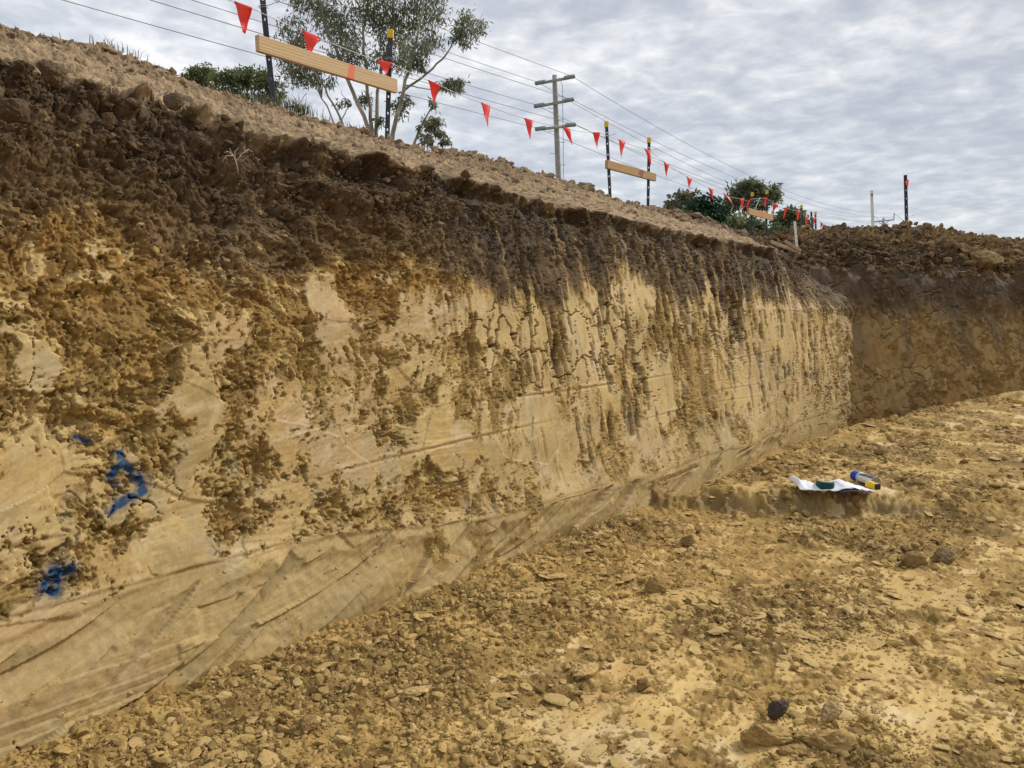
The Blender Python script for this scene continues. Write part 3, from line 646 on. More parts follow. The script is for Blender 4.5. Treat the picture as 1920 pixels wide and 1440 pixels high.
def face_crumbs():
    r = np.random.RandomState(31); n = 120000
    u = 2.4 * np.tan(r.uniform(-.12, 1.30, n)); t = r.uniform(.14, 1.0, n); ok = u < 9.2; u, t = u[ok], t[ok]
    P, c, s = face_points(u, t); L = P[:, 2]; isd = c[:, 0] < .17
    low = sst(.22, .42, ip(u, T_LIP) - L); keep = ((s < .12) | (r.rand(len(u)) < .05)) & (c[:, 2] < c[:, 0]) & (r.rand(len(u)) < np.where(isd, .62 - .38 * low - .12 * sst(2.5, 4, u), .40 - .2 * sst(2.5, 4, u))); low = low[keep]; u, t, P, c, isd = u[keep], t[keep], P[keep], c[keep], isd[keep]; n = len(u)
    dist = np.hypot(u, 2.4); size = np.where(isd, .0040, .0032) * (1 - r.rand(n) * .992) ** -.42; size = np.minimum(size, np.where(isd, .038 - .026 * low, .018)) * (.55 + .17 * dist)
    col = c * r.uniform(.75, 1.25, (n, 1)); col = np.where((~isd)[:, None], cmix(col, (.50, .355, .145), .25 + .65 * r.rand(n)), col); col = np.where((isd & (r.rand(n) < .12))[:, None], np.array([[.20, .145, .085]]), col)
    P = P + np.stack([CA * size * .05, -SA * size * .05, size * 0], -1)
    P = P + np.stack([-CA * size * .25, SA * size * .25, size * 0], -1)
    o = scatter('face_crumbs', P, size, col.astype(np.float32), M_CLOD, .6, 41); tag(o, 'broken soil crumbs and clods stuck in the rough parts of the cut face', 'clods', kind='stuff')
    print('crumbs', n)
face_crumbs()
def solo_clod(name, pos, rad, dims, seed, col, label, cat='clod', group=None, rz=0., tilt=0., sub=5, holes=0.):
    v, f = clod_shape(sub, seed, 1.0); n0 = v / np.linalg.norm(v, axis=1)[:, None]; v = v * np.array(dims)
    v = v + n0 * (.075 * n3(v * 5, seed + 20) + .05 * n3(v * 11, seed + 30) + .03 * n3(v * 24, seed + 40))[:, None]; v = v * rad
    o = link(name, raw_mesh(name, v, f), M_CLOD); add_attr(o.data, 'col', np.asarray(col) * np.ones((len(v), 3)) * (1 + .3 * n3(v / rad * 4, seed + 50) + .25 * n3(v / rad * 13, seed + 60))[:, None]); add_attr(o.data, 'smooth', np.zeros(len(v)))
    o.location = pos; o.rotation_euler = (tilt, 0, rz); tag(o, label, cat, group); return o
def on_floor(x, y, z=0.0):
    p = at_z(x, y, z); Z = floor_shape(np.array([p.x]), np.array([p.y]))[0][0]
    p = at_z(x, y, float(Z)); return p
def on_face(x, y, D=2.6):
    u, z = uz_of(x, y, D); return at_dist(x, y, D)
def special_clods():
    p = on_floor(1768, 1055); solo_clod('clay_boulder', p + Vector((0, 0, .03)), .085, (1.0, .7, .72), 3, (.27, .195, .10), 'large rounded grey brown lump on the right of the floor, below the step', 'clod', rz=.3)
    p = on_floor(1712, 1062); solo_clod('crumbly_clod', p + Vector((0, 0, .02)), .062, (1, .8, .9), 5, (.27, .18, .07), 'crumbly dark brown clod touching the large rounded grey lump', 'clod')
    p = on_floor(1456, 1352); solo_clod('dark_clod', p + Vector((0, 0, .03)), .036, (1.3, .8, .85), 67, (.085, .066, .05), 'near black clod sitting in the curled clay slab in the foreground', 'clod', rz=.6)
    p = on_floor(1555, 1405); solo_clod('clay_slab', p + Vector((0, 0, .022)), .125, (1.0, .5, .42), 12, (.42, .28, .105), 'broad curled slab of ochre clay at the bottom right', 'clod', rz=-.10, tilt=.2)
    p = on_floor(1432, 1392); solo_clod('clay_slab', p + Vector((0, 0, .02)), .10, (1.0, .6, .42), 15, (.42, .28, .105), 'smaller ochre clay lump joined to the left end of the curled slab', 'clod', rz=.25, tilt=.15)
    p = on_floor(1560, 1352); solo_clod('clay_slab', p + Vector((0, 0, .025)), .05, (1.2, .35, .6), 64, (.44, .32, .16), 'pale grey clay flake standing upright behind the curled slab', 'clod', rz=.4)
    p = on_floor(1490, 1416); solo_clod('clay_clod', p + Vector((0, 0, .012)), .05, (1.2, .5, .45), 19, (.40, .265, .10), 'rounded clay lump under the front edge of the curled slab', 'clod')
    p = on_floor(780, 1302); solo_clod('clay_plate', p + Vector((0, 0, .012)), .055, (1.05, .75, .24), 21, (.52, .37, .16), 'flat pale clay plate among crumbs near the foot of the face', 'clod', rz=.5)
    p = on_floor(1100, 1262); solo_clod('clay_plate', p + Vector((0, 0, .01)), .075, (.9, .75, .16), 23, (.52, .365, .15), 'smooth flat clay plate in the middle of the near floor', 'clod', rz=.8)
    p = on_floor(1228, 1110); solo_clod('clay_clod', p + Vector((0, 0, .02)), .055, (1.1, .8, .7), 25, (.32, .21, .08), 'brown clod cluster in the middle of the floor beyond the flat plate', 'clod')
    p = on_floor(1205, 1290); solo_clod('clay_clod', p + Vector((0, 0, .012)), .04, (1.1, .8, .65), 27, (.24, .155, .06), 'dark brown clod right of the smooth flat clay plate', 'clod', rz=1.)
    p = on_floor(1535, 1012); solo_clod('clay_clod', p + Vector((0, 0, .012)), .045, (1.2, .8, .6), 29, (.25, .165, .065), 'dark clod just in front of the step below the white paper', 'clod', rz=1.)
    p = on_floor(1290, 1020); solo_clod('clay_clod', p + Vector((0, 0, .015)), .05, (1.1, .9, .7), 31, (.26, .17, .065), 'brown clod near the foot of the face left of the step', 'clod', rz=1.)
    p = on_floor(575, 1370); solo_clod('clay_clod', p + Vector((0, 0, .012)), .035, (1.1, .9, .8), 33, (.30, .20, .075), 'brown clod at the bottom left edge of the floor', 'clod', rz=1.)
    # rocks in the dark layer and along the crest
    for (x, y, r, D, lab, sd, col) in [
        (102, 138, .050, 2.66, 'big brown rock stuck high in the dark soil near the top left corner', 41, (.135, .092, .055)),
        (155, 222, .026, 2.62, 'rounded brown rock, left of the pair of rocks in the dark soil', 42, (.14, .095, .06)),
        (204, 222, .034, 2.62, 'larger rounded brown rock, right of the pair in the dark soil', 43, (.145, .10, .06)),
        (372, 255, .028, 2.62, 'oval brown rock below the crest beside the dry roots', 44, (.15, .105, .065)),
        (325, 195, .036, 2.68, 'blunt brown rock tucked right under the sunlit lip of the bank', 45, (.13, .09, .055)),
        (20, 205, .06, 2.62, 'brown rock half cut by the left edge of the photo', 46, (.11, .075, .045)),
        (587, 265, .020, 2.74, 'pale tan stone lying just below the first timber board', 47, (.27, .20, .13)),
        (398, 157, .016, 4.0, 'small yellow stone on the crest left of the bush', 48, (.50, .36, .13)),
        (1098, 352, .085, 4.1, 'upright brown clod standing on the crest right of the power pole', 49, (.26, .19, .12)),
        (1072, 345, .06, 4.1, 'low brown clod on the crest between power pole and upright clod', 50, (.24, .17, .105))]:
        p = at_dist(x, y, D); solo_clod('embedded_rock' if D < 3 else 'crest_clod', p, r * 1.05, (1.0, .8, .85), sd, col, lab, 'rock', rz=sd * .7)
    p = at_depth(1718, 437, 10.7); solo_clod('heap_clod', p + Vector((0, 0, -.03)), .14, (1.1, .8, .75), 51, (.22, .165, .10), 'tan clod crowning the far heap right of the dark picket', 'clod')
    p = at_depth(1735, 470, 10.1); solo_clod('heap_clod', p, .22, (1.25, .7, .62), 52, (.22, .15, .065), 'big angular ochre clod tilted on the far heap', 'clod', rz=.5, tilt=.4)
    p = at_depth(1850, 490, 10.0); solo_clod('heap_clod', p, .24, (1.5, .7, .5), 53, (.23, .16, .07), 'long ochre clod lying on the right of the far heap', 'clod', rz=.1, tilt=.2)
special_clods()

# ------------------------------------------------------------------ fence: pickets, boards, bunting
M_POST = plain_mat('black_post', (.022, .025, .034), .45, .3, 30., .0, .5)
M_CAP = plain_mat('yellow_plastic', (.72, .48, .02), .5, .1, 10.)
M_FLAG = None
def flag_mat():
    m, T, p = base_mat('orange_flag_plastic'); p.inputs['Base Color'].default_value = (.9, .06, .03, 1); p.inputs['Roughness'].default_value = .45
    tc = T.n('ShaderNodeTexCoord'); n = T.n('ShaderNodeTexNoise', i_Scale=6.0); T.l(tc.outputs['Object'], n.inputs['Vector'])
    T.l(T.ramp(n.outputs[0], [(.3, (.90, .075, .045)), (.7, (.95, .13, .085))]), p.inputs['Base Color'])
    tr = T.n('ShaderNodeBsdfTranslucent'); tr.inputs[0].default_value = (.97, .12, .07, 1)
    ms = T.n('ShaderNodeMixShader'); ms.inputs[0].default_value = .5
    out = [q for q in m.node_tree.nodes if q.type == 'OUTPUT_MATERIAL'][0]
    T.l(p.outputs[0], ms.inputs[1]); T.l(tr.outputs[0], ms.inputs[2]); T.l(ms.outputs[0], out.inputs[0]); return m
M_FLAG = flag_mat(); M_CORD = plain_mat('white_cord', (.62, .62, .64), .7, .1, 50.); M_WIRE_TIE = plain_mat('tie_wire', (.35, .36, .38), .4, .1, 50., .8)
def wood_mat(name, light, darkc, mark=None):
    m, T, p = base_mat(name); tc = T.n('ShaderNodeTexCoord'); mp = T.n('ShaderNodeMapping'); mp.inputs['Scale'].default_value = (1.0, 8, 20); T.l(tc.outputs['Object'], mp.inputs[0])
    n = T.n('ShaderNodeTexNoise', i_Scale=2.0, i_Detail=6.0, i_Distortion=1.6); T.l(mp.outputs[0], n.inputs['Vector'])
    w = T.n('ShaderNodeTexWave', i_Scale=.9, i_Distortion=3.5, i_Detail=3.0, bands_direction='Z'); T.l(mp.outputs[0], w.inputs['Vector'])
    f = T.math('MULTIPLY_ADD', w.outputs['Fac'], .35, T.math('MULTIPLY', n.outputs[0], .65))
    c = T.ramp(f, [(.25, darkc), (.6, light)])
    sp = T.n('ShaderNodeSeparateXYZ'); T.l(tc.outputs['Object'], sp.inputs[0])
    kn = T.n('ShaderNodeTexVoronoi', i_Scale=5.0); mp2 = T.n('ShaderNodeMapping'); mp2.inputs['Scale'].default_value = (1, .3, 3); T.l(tc.outputs['Object'], mp2.inputs[0]); T.l(mp2.outputs[0], kn.inputs['Vector'])
    c = T.mix(T.ramp(kn.outputs['Distance'], [(.03, (.8, .8, .8)), (.07, (0, 0, 0))]), c, (.10, .05, .02))
    if mark:                                     # a painted stripe across the board
        x0, x1, colr, ragged = mark
        nn = T.n('ShaderNodeTexNoise', i_Scale=22.0, i_Detail=3.0); T.l(tc.outputs['Object'], nn.inputs['Vector'])
        xx = T.math('MULTIPLY_ADD', T.math('SUBTRACT', nn.outputs[0], .5), ragged, sp.outputs[0]); xx = T.math('MULTIPLY_ADD', sp.outputs[2], -.25, xx)
        c = T.mix(T.math('MULTIPLY', T.math('MULTIPLY', T.math('GREATER_THAN', xx, x0), T.math('LESS_THAN', xx, x1)), .75), c, colr)
    T.l(c, p.inputs['Base Color']); p.inputs['Roughness'].default_value = .75; return m

def orient(o, a, b, face=None):
    """local Z from a to b, local -Y towards the eye"""
    z = (b - a).normalized(); y = Vector((0, 1, 0)) if face is None else face
    x = y.cross(z).normalized(); y = z.cross(x)
    o.matrix_world = Matrix(((x.x, y.x, z.x, a.x), (x.y, y.y, z.y, a.y), (x.z, y.z, z.z, a.z), (0, 0, 0, 1)))
def picket(a, b, label, cap=True, mat=None, w=.034, group='black steel pickets along the top of the bank', tie=None):
    d = (b - a); L = d.length + .45; a2 = b - d.normalized() * L
    root = empty('star_picket'); orient(root, a2, b)
    tag(root, label, 'picket', group)
    mb = MB(); t = .004; z = 0.0; hole = .0085
    mb.box((-w / 4 - hole / 4, 0, L / 2), (w / 2 - hole / 2, t, L)); mb.box((w / 4 + hole / 4, 0, L / 2), (w / 2 - hole / 2, t, L))
    zz = [0.0]; hp = L - .10
    hs = []
    while hp > .1: hs.append(hp); hp -= .115
    lo = 0.0
    for hz in sorted(hs):
        mb.box((0, 0, (lo + hz - hole) / 2), (hole, t, hz - hole - lo)); lo = hz + hole
    mb.box((0, 0, (lo + L) / 2), (hole, t, L - lo))
    mb.box((-w * .30, w * .32 + t / 2, L / 2), (t, w * .64, L)); 
    mb.build('post', mat or M_POST, root)
    if cap:
        c = MB(); c.box((0, w * .18, L - .012), (w * 1.25, w * 1.15, .062)); c.build('cap', M_CAP, root, False, .006)
    if tie is not None:
        tm = MB(); zt = tie * d.length + (L - d.length)
        tm.tube([(-.03, -.004, zt), (.0, -.024, zt + .004), (.03, -.006, zt + .002), (.10, -.03, zt + .012)], .0022, 6); tm.tube([(-.022, .02, zt - .006), (-.022, -.012, zt - .006), (.022, -.012, zt - .006), (.022, .02, zt - .006)], .0022, 6); tm.build('wire_tie', M_WIRE_TIE, root)
    return root
FD = fence_depth
def pk(xt, yt, xb, yb, label, **kw):
    dd = kw.pop('dd', 0.); D = kw.pop('D', None) or FD((xt + xb) / 2) + dd
    return picket(at_depth(xb, yb, D), at_depth(xt, yt, D), label, **kw)
pk(489, -34, 513, 195, 'tall leaning black picket cut off by the top edge, behind the first timber board', tie=.80)
pk(732, 60, 726, 258, 'black picket with yellow cap and bolt holes at the right end of the nearest board', tie=.75)
pk(1137, 231, 1144, 371, 'yellow capped black picket at the left end of the second board', tie=.83)
pk(1217, 261, 1215, 384, 'yellow capped black picket at the right end of the second board', tie=.83)
pk(1411, 363, 1408, 445, 'yellow capped black picket at the left end of the third board, before the trees', tie=.75)
pk(1438, 359, 1437, 445, 'yellow capped black picket at the right end of the third board, before the trees', tie=.75)
pk(1503, 386, 1506, 440, 'yellow capped black picket at the left end of the farthest board', tie=.7)
pk(1529, 399, 1530, 440, 'yellow capped black picket at the right end of the farthest board, last in the row')
pk(1521, 397, 1525, 440, 'short uncapped picket leaning between the two pickets of the farthest board', cap=False, dd=-.8)
pk(1698, 328, 1701, 440, 'tall thin dark picket standing alone on the far heap', cap=False, D=11.2, mat=plain_mat('purple_black_post', (.028, .020, .030), .5, .2), w=.042, tie=.30, group='lone stakes on the far heap')
rb = MB(); q = at_depth(1699, 343, 11.17); rb.add([q + Vector(v) for v in ((0, 0, .03), (.03, -.01, .012), (.022, -.015, -.06), (.0, 0, -.03), (.036, -.012, .05), (.014, -.01, -.01))], [(0, 1, 2, 3), (0, 4, 1), (3, 5, 2)])
tag(rb.build('ribbon', M_FLAG), 'scrap of red ribbon tied near the top of the lone dark picket', 'ribbon')

def stake(name, a, b, w, t, mat, label, group=None, parts=None):
    L = (b - a).length; root = empty(name); orient(root, a, b); tag(root, label, 'stake', group)
    m = MB(); m.box((0, 0, L / 2 - .02), (w, t, L + .04)); m.build('shaft', mat, root, False, .003)
    return root
M_WHITE = plain_mat('white_painted_wood', (.72, .71, .68), .6, .08, 30.)
D = 15.5; st = stake('survey_stake', at_depth(1637, 436, D), at_depth(1634, 357, D), .05, .03, M_WHITE, 'tall white wooden stake standing behind the far heap', 'lone stakes on the far heap')
nb = MB(); L_ = (at_depth(1634, 357, D) - at_depth(1637, 436, D)).length; nb.box((0, -.017, L_ - .09), (.03, .004, .055)); nb.build('tag_plate', plain_mat('grey_tag', (.12, .13, .16), .5), st)
D = 8.55; st2 = stake('survey_peg', at_depth(1494, 463, D), at_depth(1490, 415, D), .026, .02, M_WHITE, 'short leaning white peg at the end of the lip, before the far boards')
for k in range(3):
    nb = MB(); nb.box((.014, -.004, .04 + .05 * k), (.008, .022, .012)); nb.build('notch_mark', M_POST, st2)

def board(p0, p1, h, t, label, mat, dx=0):
    d = (p1 - p0); L = d.length; x = d.normalized(); y = Vector((-x.y, x.x, 0)).normalized(); z = x.cross(y)
    m = MB(); m.box((0, 0, 0), (L, t, h)); o = m.build('timber_board', mat, None, False, .0025)
    c = (p0 + p1) / 2; o.matrix_world = Matrix(((x.x, y.x, z.x, c.x), (x.y, y.y, z.y, c.y), (x.z, y.z, z.z, c.z), (0, 0, 0, 1)))
    tag(o, label, 'board', 'timber boards fixed across pairs of pickets'); return o
def bd(x0, y0, x1, y1, label, mat, h=.09, t=.035, off=-.05):
    return board(at_depth(x0, y0, FD(x0) + off), at_depth(x1, y1, FD(x1) + off), h, t, label, mat)
LW, DW = (.60, .43, .24), (.44, .285, .13)
bd(482, 81, 742, 162, 'nearest timber board, clean wood with a faint red paint stripe', wood_mat('pine_near', LW, DW, (.115, .175, (.75, .12, .07), .02)), .094)
bd(1137, 308, 1228, 333, 'second timber board, knotty with a dark stain and red smudge', wood_mat('pine_knotty', (.46, .29, .12), (.30, .17, .06), (.16, .27, (.22, .05, .03), .12)), .088)
bd(1403, 396, 1448, 408, 'third timber board, red paint in its middle, before the trees', wood_mat('pine_third', (.52, .32, .12), (.38, .22, .08), (-.07, .10, (.8, .13, .05), .05)), .10)
bd(1504, 428, 1533, 437, 'farthest timber board, half sunk behind the spoil heap', wood_mat('pine_far', (.52, .33, .13), (.38, .22, .08)), .12)

FL = [((440, 4), (473, 16), (457, 62)), ((567, 58), (601, 72), (582, 112)), ((706, 113), (735, 119), (724, 140)), ((803, 151), (825, 161), (814, 197)), ((902, 193), (919, 200), (914, 238)),
      ((983, 222), (999, 227), (994, 262)), ((1054, 238), (1069, 243), (1073, 272)), ((1111, 249), (1125, 249), (1119, 280)), ((1160, 262), (1172, 267), (1164, 297)), ((1208, 279), (1219, 283), (1220, 309)),
      ((1244, 303), (1254, 309), (1249, 333)), ((1287, 331), (1297, 336), (1291, 358)), ((1328, 352), (1336, 356), (1338, 378)), ((1357, 364), (1367, 369), (1375, 386)), ((1386, 372), (1394, 374), (1393, 397)),
      ((1401, 377), (1409, 373), (1400, 393)), ((1431, 371), (1438, 372), (1435, 392)), ((1449, 380), (1458, 385), (1449, 400)), ((1472, 390), (1478, 391), (1469, 410)), ((1493, 395), (1499, 395), (1495, 413)),
      ((1509, 404), (1514, 407), (1510, 423)), ((1524, 408), (1529, 409), (1525, 421)), ((1538, 416), (1543, 420), (1538, 432)), ((1555, 430), (1560, 434), (1556, 441))]
def bunting():
    root = empty('bunting', at_depth(457, 10, FD(457))); tag(root, 'string of triangular orange red flags strung between the black pickets', 'bunting')
    inv = root.location.copy(); cps = [at_depth(250, -76, FD(250)), at_depth(380, -20, FD(380))]
    r = random.Random(4)
    for i, (a, b, t) in enumerate(FL):
        d = FD((a[0] + b[0]) / 2) - .02
        A = at_depth(*a, d - .004); B = at_depth(*b, d + .02 * r.random()); Tp = at_depth(*t, d - .06 * r.random())
        cps += [A, B]
        # curled triangular sheet, folded over the cord
        n = 8; vs = []; fs = []; cur = r.uniform(-.045, .045); tw = r.uniform(-.03, .03)
        for q in range(n + 1):
            s = q / n
            for k in range(5):
                w = k / 4; pnt = A.lerp(B, w).lerp(Tp, s); bulge = math.sin(math.pi * w) * (1 - s) * .014 + cur * math.sin(math.pi * s) + tw * (w - .5) * 4 * s
                vs.append(pnt - inv + Vector((.002 * math.sin(s * 9), -.5 * bulge - .002, 0)))
        for q in range(n):
            for k in range(4): o = q * 5 + k; fs.append((o, o + 1, o + 6, o + 5))
        hem = len(vs)
        for k in range(5):
            pnt = A.lerp(B, k / 4); vs += [pnt - inv + Vector((0, -.005, .005)), pnt - inv + Vector((0, -.004, -.012))]
        for k in range(4): fs.append((hem + 2 * k, hem + 2 * k + 2, hem + 2 * k + 3, hem + 2 * k + 1))
        mb = MB(); mb.add(vs, fs); o = mb.build('flag', M_FLAG, root, True)
        sm = o.modifiers.new('thickness', 'SOLIDIFY'); sm.thickness = .0008
    cm = MB(); pts = []
    for p, q in zip(cps[:-1], cps[1:]):
        L = (q - p).length; n = max(2, int(L / .12))
        for k in range(n): s = k / n; pts.append(p.lerp(q, s) - inv + Vector((0, 0, -.02 * L * 4 * s * (1 - s) * .35)))
    pts.append(cps[-1] - inv); cm.tube(pts, .0026, 6); cm.build('cord', M_CORD, root, True)
bunting()

# battens lying at the end of the lip
M_GREYWOOD = plain_mat('weathered_batten', (.40, .31, .20), .8, .3, 25.)
for (x0, y0, x1, y1, d0, d1, lab) in ((1450, 455, 1500, 473, 8.2, 8.5, 'thin weathered batten lying along the lip left of the white peg'), (1478, 456, 1501, 470, 8.35, 8.45, 'shorter weathered batten behind the first one at the white peg')):
    a, b = at_depth(x0, y0, d0), at_depth(x1, y1, d1); o = stake('timber_batten', a, b, .035, .018, M_GREYWOOD, lab); o['category'] = 'batten'

# ------------------------------------------------------------------ power poles and wires
M_POLE = plain_mat('grey_timber_pole', (.33, .315, .285), .85, .25, 6., bump=.3); M_INS = plain_mat('grey_cover', (.27, .30, .32), .5, .15, 5.)
M_WIRE = plain_mat('aluminium_wire', (.22, .225, .24), .5, .1, 3.)
WD = Vector((.613, .79, 0))                     # the line of the poles in plan
def power_pole():
    d = 39.5; b = at_depth(1047, 330, d); t = at_depth(1040, 149, d); axis = (t - b).normalized(); foot = t - axis * 11.3
    root = empty('power_pole', foot); tag(root, 'near grey timber power pole with three crossarms on the skyline', 'power pole')
    m = MB(); n = 14; m.tube([axis * (11.5 * k / n) for k in range(n + 1)], [.16 - .04 * k / n for k in range(n + 1)], 14); m.build('shaft', M_POLE, root, True)
    ends = []
    for (l, rr) in (((1008, 157), (1073, 145)), ((1006, 200), (1071, 188)), ((1008, 243), (1075, 235))):
        L, R = at_depth(*l, d - .25), at_depth(*rr, d - .25); c = (L + R) / 2; half = (R - L) / 2
        e = half.normalized(); arm = MB(); y = Vector((-e.y, e.x, 0)).normalized(); z = e.cross(y); Mx = Matrix((e, y, z)).transposed()
        arm.box(c - foot, (2 * half.length, .10, .12), Mx); ao = arm.build('crossarm', M_POLE, root, False, .01)
        for s in (-1, 1):
            k = MB(); ce = c + e * s * (half.length * .84) - foot
            k.tube([ce - e * .28 + Vector((0, -.02, .03)), ce - e * .24 + Vector((0, -.02, .03)), ce + e * .24 + Vector((0, -.02, .03)), ce + e * .28 + Vector((0, -.02, .03))], [.06, .105, .105, .06], 10)
            k.build('insulator_cover', M_INS, ao, True)
            ends.append(c + e * s * half.length * .97 + Vector((0, -.02, .06)))
    for k in range(9):
        s = MB(); h = 11.0 - .55 * (k + 1); sd = -1 if k % 2 else 1; s.tube([axis * h + Vector((sd * .12, -.05, 0)), axis * h + Vector((sd * .36, -.05, 0)), axis * h + Vector((sd * .37, -.05, .07))], .013, 6); s.build('step_bolt', M_INS, root)
    cc = MB(); cc.tube([axis * 11.4 + Vector((.2, -.1, 0)), axis * 11.0 + Vector((.36, -.15, 0)), axis * 8.4 + Vector((.30, -.15, 0)), axis * 5.5 + Vector((.2, -.14, 0))], .014, 6); cc.build('down_cable', M_WIRE, root)
    return ends
ENDS = power_pole()
def far_pole():
    d = 97.; M_ = plain_mat('pale_concrete', (.36, .37, .38), .8, .1)
    foot = at_depth(1657, 409, d); top = foot.copy(); foot = Vector((top.x, top.y, 1.9)); H_ = top.z - foot.z
    root = empty('power_pole', foot); tag(root, 'distant pale power pole with H shaped crossarm uprights over the heap', 'power pole')
    m = MB(); m.tube([(0, 0, 0), (0, 0, H_ * .5), (0, 0, H_)], [.24, .2, .16], 10); m.build('shaft', M_, root, True)
    out = []
    for (yl, yr) in ((416, 412), (436, 433)):
        L, R = at_depth(1638, yl, d), at_depth(1676, yr, d); a = MB(); a.tube([L - foot, R - foot], .085, 8); ao = a.build('crossarm', M_, root)
        for p, s in ((L, 11), (R, 12)):
            u = MB(); u.tube([p - foot, p - foot + Vector((0, 0, s / F * d))], .055, 8); u.build('upright', M_INS, ao); out.append(p + Vector((0, 0, s / F * d)))
        if yl == 416:
            for p in (L, R):
                u = MB(); q = (L + R) / 2; u.tube([p.lerp(q, .45) - foot, Vector((q.x, q.y, q.z - .62)) - foot], .04, 6); u.build('brace', M_, ao)
    return out
FE = far_pole()
def wire(pts, label, r=.011, group='overhead power wires'):
    o = MB(); o.tube(pts, r, 6); w = o.build('power_wire', M_WIRE, None, True); tag(w, label, 'wire', group)
def span(a, b, sag, n=36): return [a.lerp(b, k / n) + Vector((0, 0, -4 * sag * (k / n) * (1 - k / n))) for k in range(n + 1)]
nm = ['left end of the top crossarm', 'right end of the top crossarm', 'left end of the middle crossarm', 'right end of the middle crossarm', 'left end of the bottom crossarm', 'right end of the bottom crossarm']
fe_i = [0, 1, 0, 1, 2, 3]; off = [(0, 0, .0), (0, 0, 0), (0, .4, -.55), (0, .4, -.5), (0, 0, 0), (0, 0, 0)]
for k, e in enumerate(ENDS):
    back = e - WD * 70 + Vector((0, 0, .6)); wire(span(e, back, .75), 'overhead wire from the %s back over the tree' % nm[k])
    wire(span(e, FE[fe_i[k]] + Vector(off[k]), [2.0, 1.9, 1.6, 1.5, 1.3, 1.2][k]), 'overhead wire from the %s to the distant pole' % nm[k])
far2 = [e + WD * 90 + Vector((0, 0, -2.6)) for e in FE]
for k, e in enumerate(FE): wire(span(e, far2[k], 1.5), 'thin wire leaving the distant pole, %s' % ['upper left', 'upper right', 'lower left', 'lower right'][k], .02)

# ------------------------------------------------------------------ trees
def leaf_mat(name, cols, trans=.4):
    m, T, p = base_mat(name); at = T.n('ShaderNodeAttribute', attribute_name='leaf')
    c = T.ramp(at.outputs['Fac'], [(i / (len(cols) - 1), q) for i, q in enumerate(cols)]); T.l(c, p.inputs['Base Color']); p.inputs['Roughness'].default_value = .6; p.inputs['Specular IOR Level'].default_value = .3
    tr = T.n('ShaderNodeBsdfTranslucent'); T.l(c, tr.inputs[0]); ms = T.n('ShaderNodeMixShader'); ms.inputs[0].default_value = trans
    out = [q for q in m.node_tree.nodes if q.type == 'OUTPUT_MATERIAL'][0]; T.l(p.outputs[0], ms.inputs[1]); T.l(tr.outputs[0], ms.inputs[2]); T.l(ms.outputs[0], out.inputs[0]); return m
def leaves(cents, L, wdt, droop, r):
    """n thin diamond leaves round the given centres -> verts, quads, tint per vertex"""
    n = len(cents); d = r.randn(n, 3); d[:, 2] -= droop; d /= np.linalg.norm(d, axis=1)[:, None]
    s = np.cross(d, r.randn(n, 3)); s /= np.linalg.norm(s, axis=1)[:, None] + 1e-9; LL = L * r.uniform(.6, 1.3, (n, 1)); ww = wdt * r.uniform(.7, 1.2, (n, 1))
    v = np.stack([cents, cents + d * LL * .45 + s * ww, cents + d * LL, cents + d * LL * .45 - s * ww], 1).reshape(-1, 3)
    return v, np.arange(n * 4).reshape(-1, 4)
BARK = plain_mat('gum_bark', (.34, .285, .225), .85, .4, 3., bump=.3); BARK2 = plain_mat('dark_bark', (.13, .105, .08), .9, .3, 3.)
def crown_mesh(name, cl, leaf, w, droop, mat, parent, seed, clump=.5):
    """cl: list of (centre, radius xyz, leaves); leaves gather in tufts inside each cluster"""
    r = np.random.RandomState(seed); C = []; tint = []
    for c, rad, n in cl:
        nt = max(3, n // 34); tc = r.randn(nt, 3) ; tc /= np.linalg.norm(tc, axis=1)[:, None]; tc *= (r.rand(nt, 1) ** .45)
        idx = r.randint(nt, size=n); p = tc[idx] + r.randn(n, 3) * clump * .30
        C.append(np.array(c) - np.array(parent.location) + p * np.array(rad)); tint.append(np.clip(r.rand(nt)[idx] * .65 + r.rand(n) * .35, 0, 1))
    C = np.concatenate(C); tint = np.concatenate(tint); v, f = leaves(C, leaf, w, droop, r)
    me = raw_mesh(name, v, f, False); add_attr(me, 'leaf', np.repeat(tint, 4)); return link(name, me, mat, parent)
GUM = leaf_mat('gum_leaves', [(.095, .11, .066), (.16, .175, .105), (.235, .245, .155), (.30, .31, .21)])
FARG = leaf_mat('far_gum_leaves', [(.10, .115, .06), (.17, .185, .10), (.25, .26, .155)]); DARKG = leaf_mat('dark_leaves', [(.010, .036, .016), (.022, .062, .026), (.04, .095, .04)]); BUSHG = leaf_mat('bush_leaves', [(.06, .082, .032), (.11, .14, .055), (.18, .20, .09), (.26, .27, .13)])
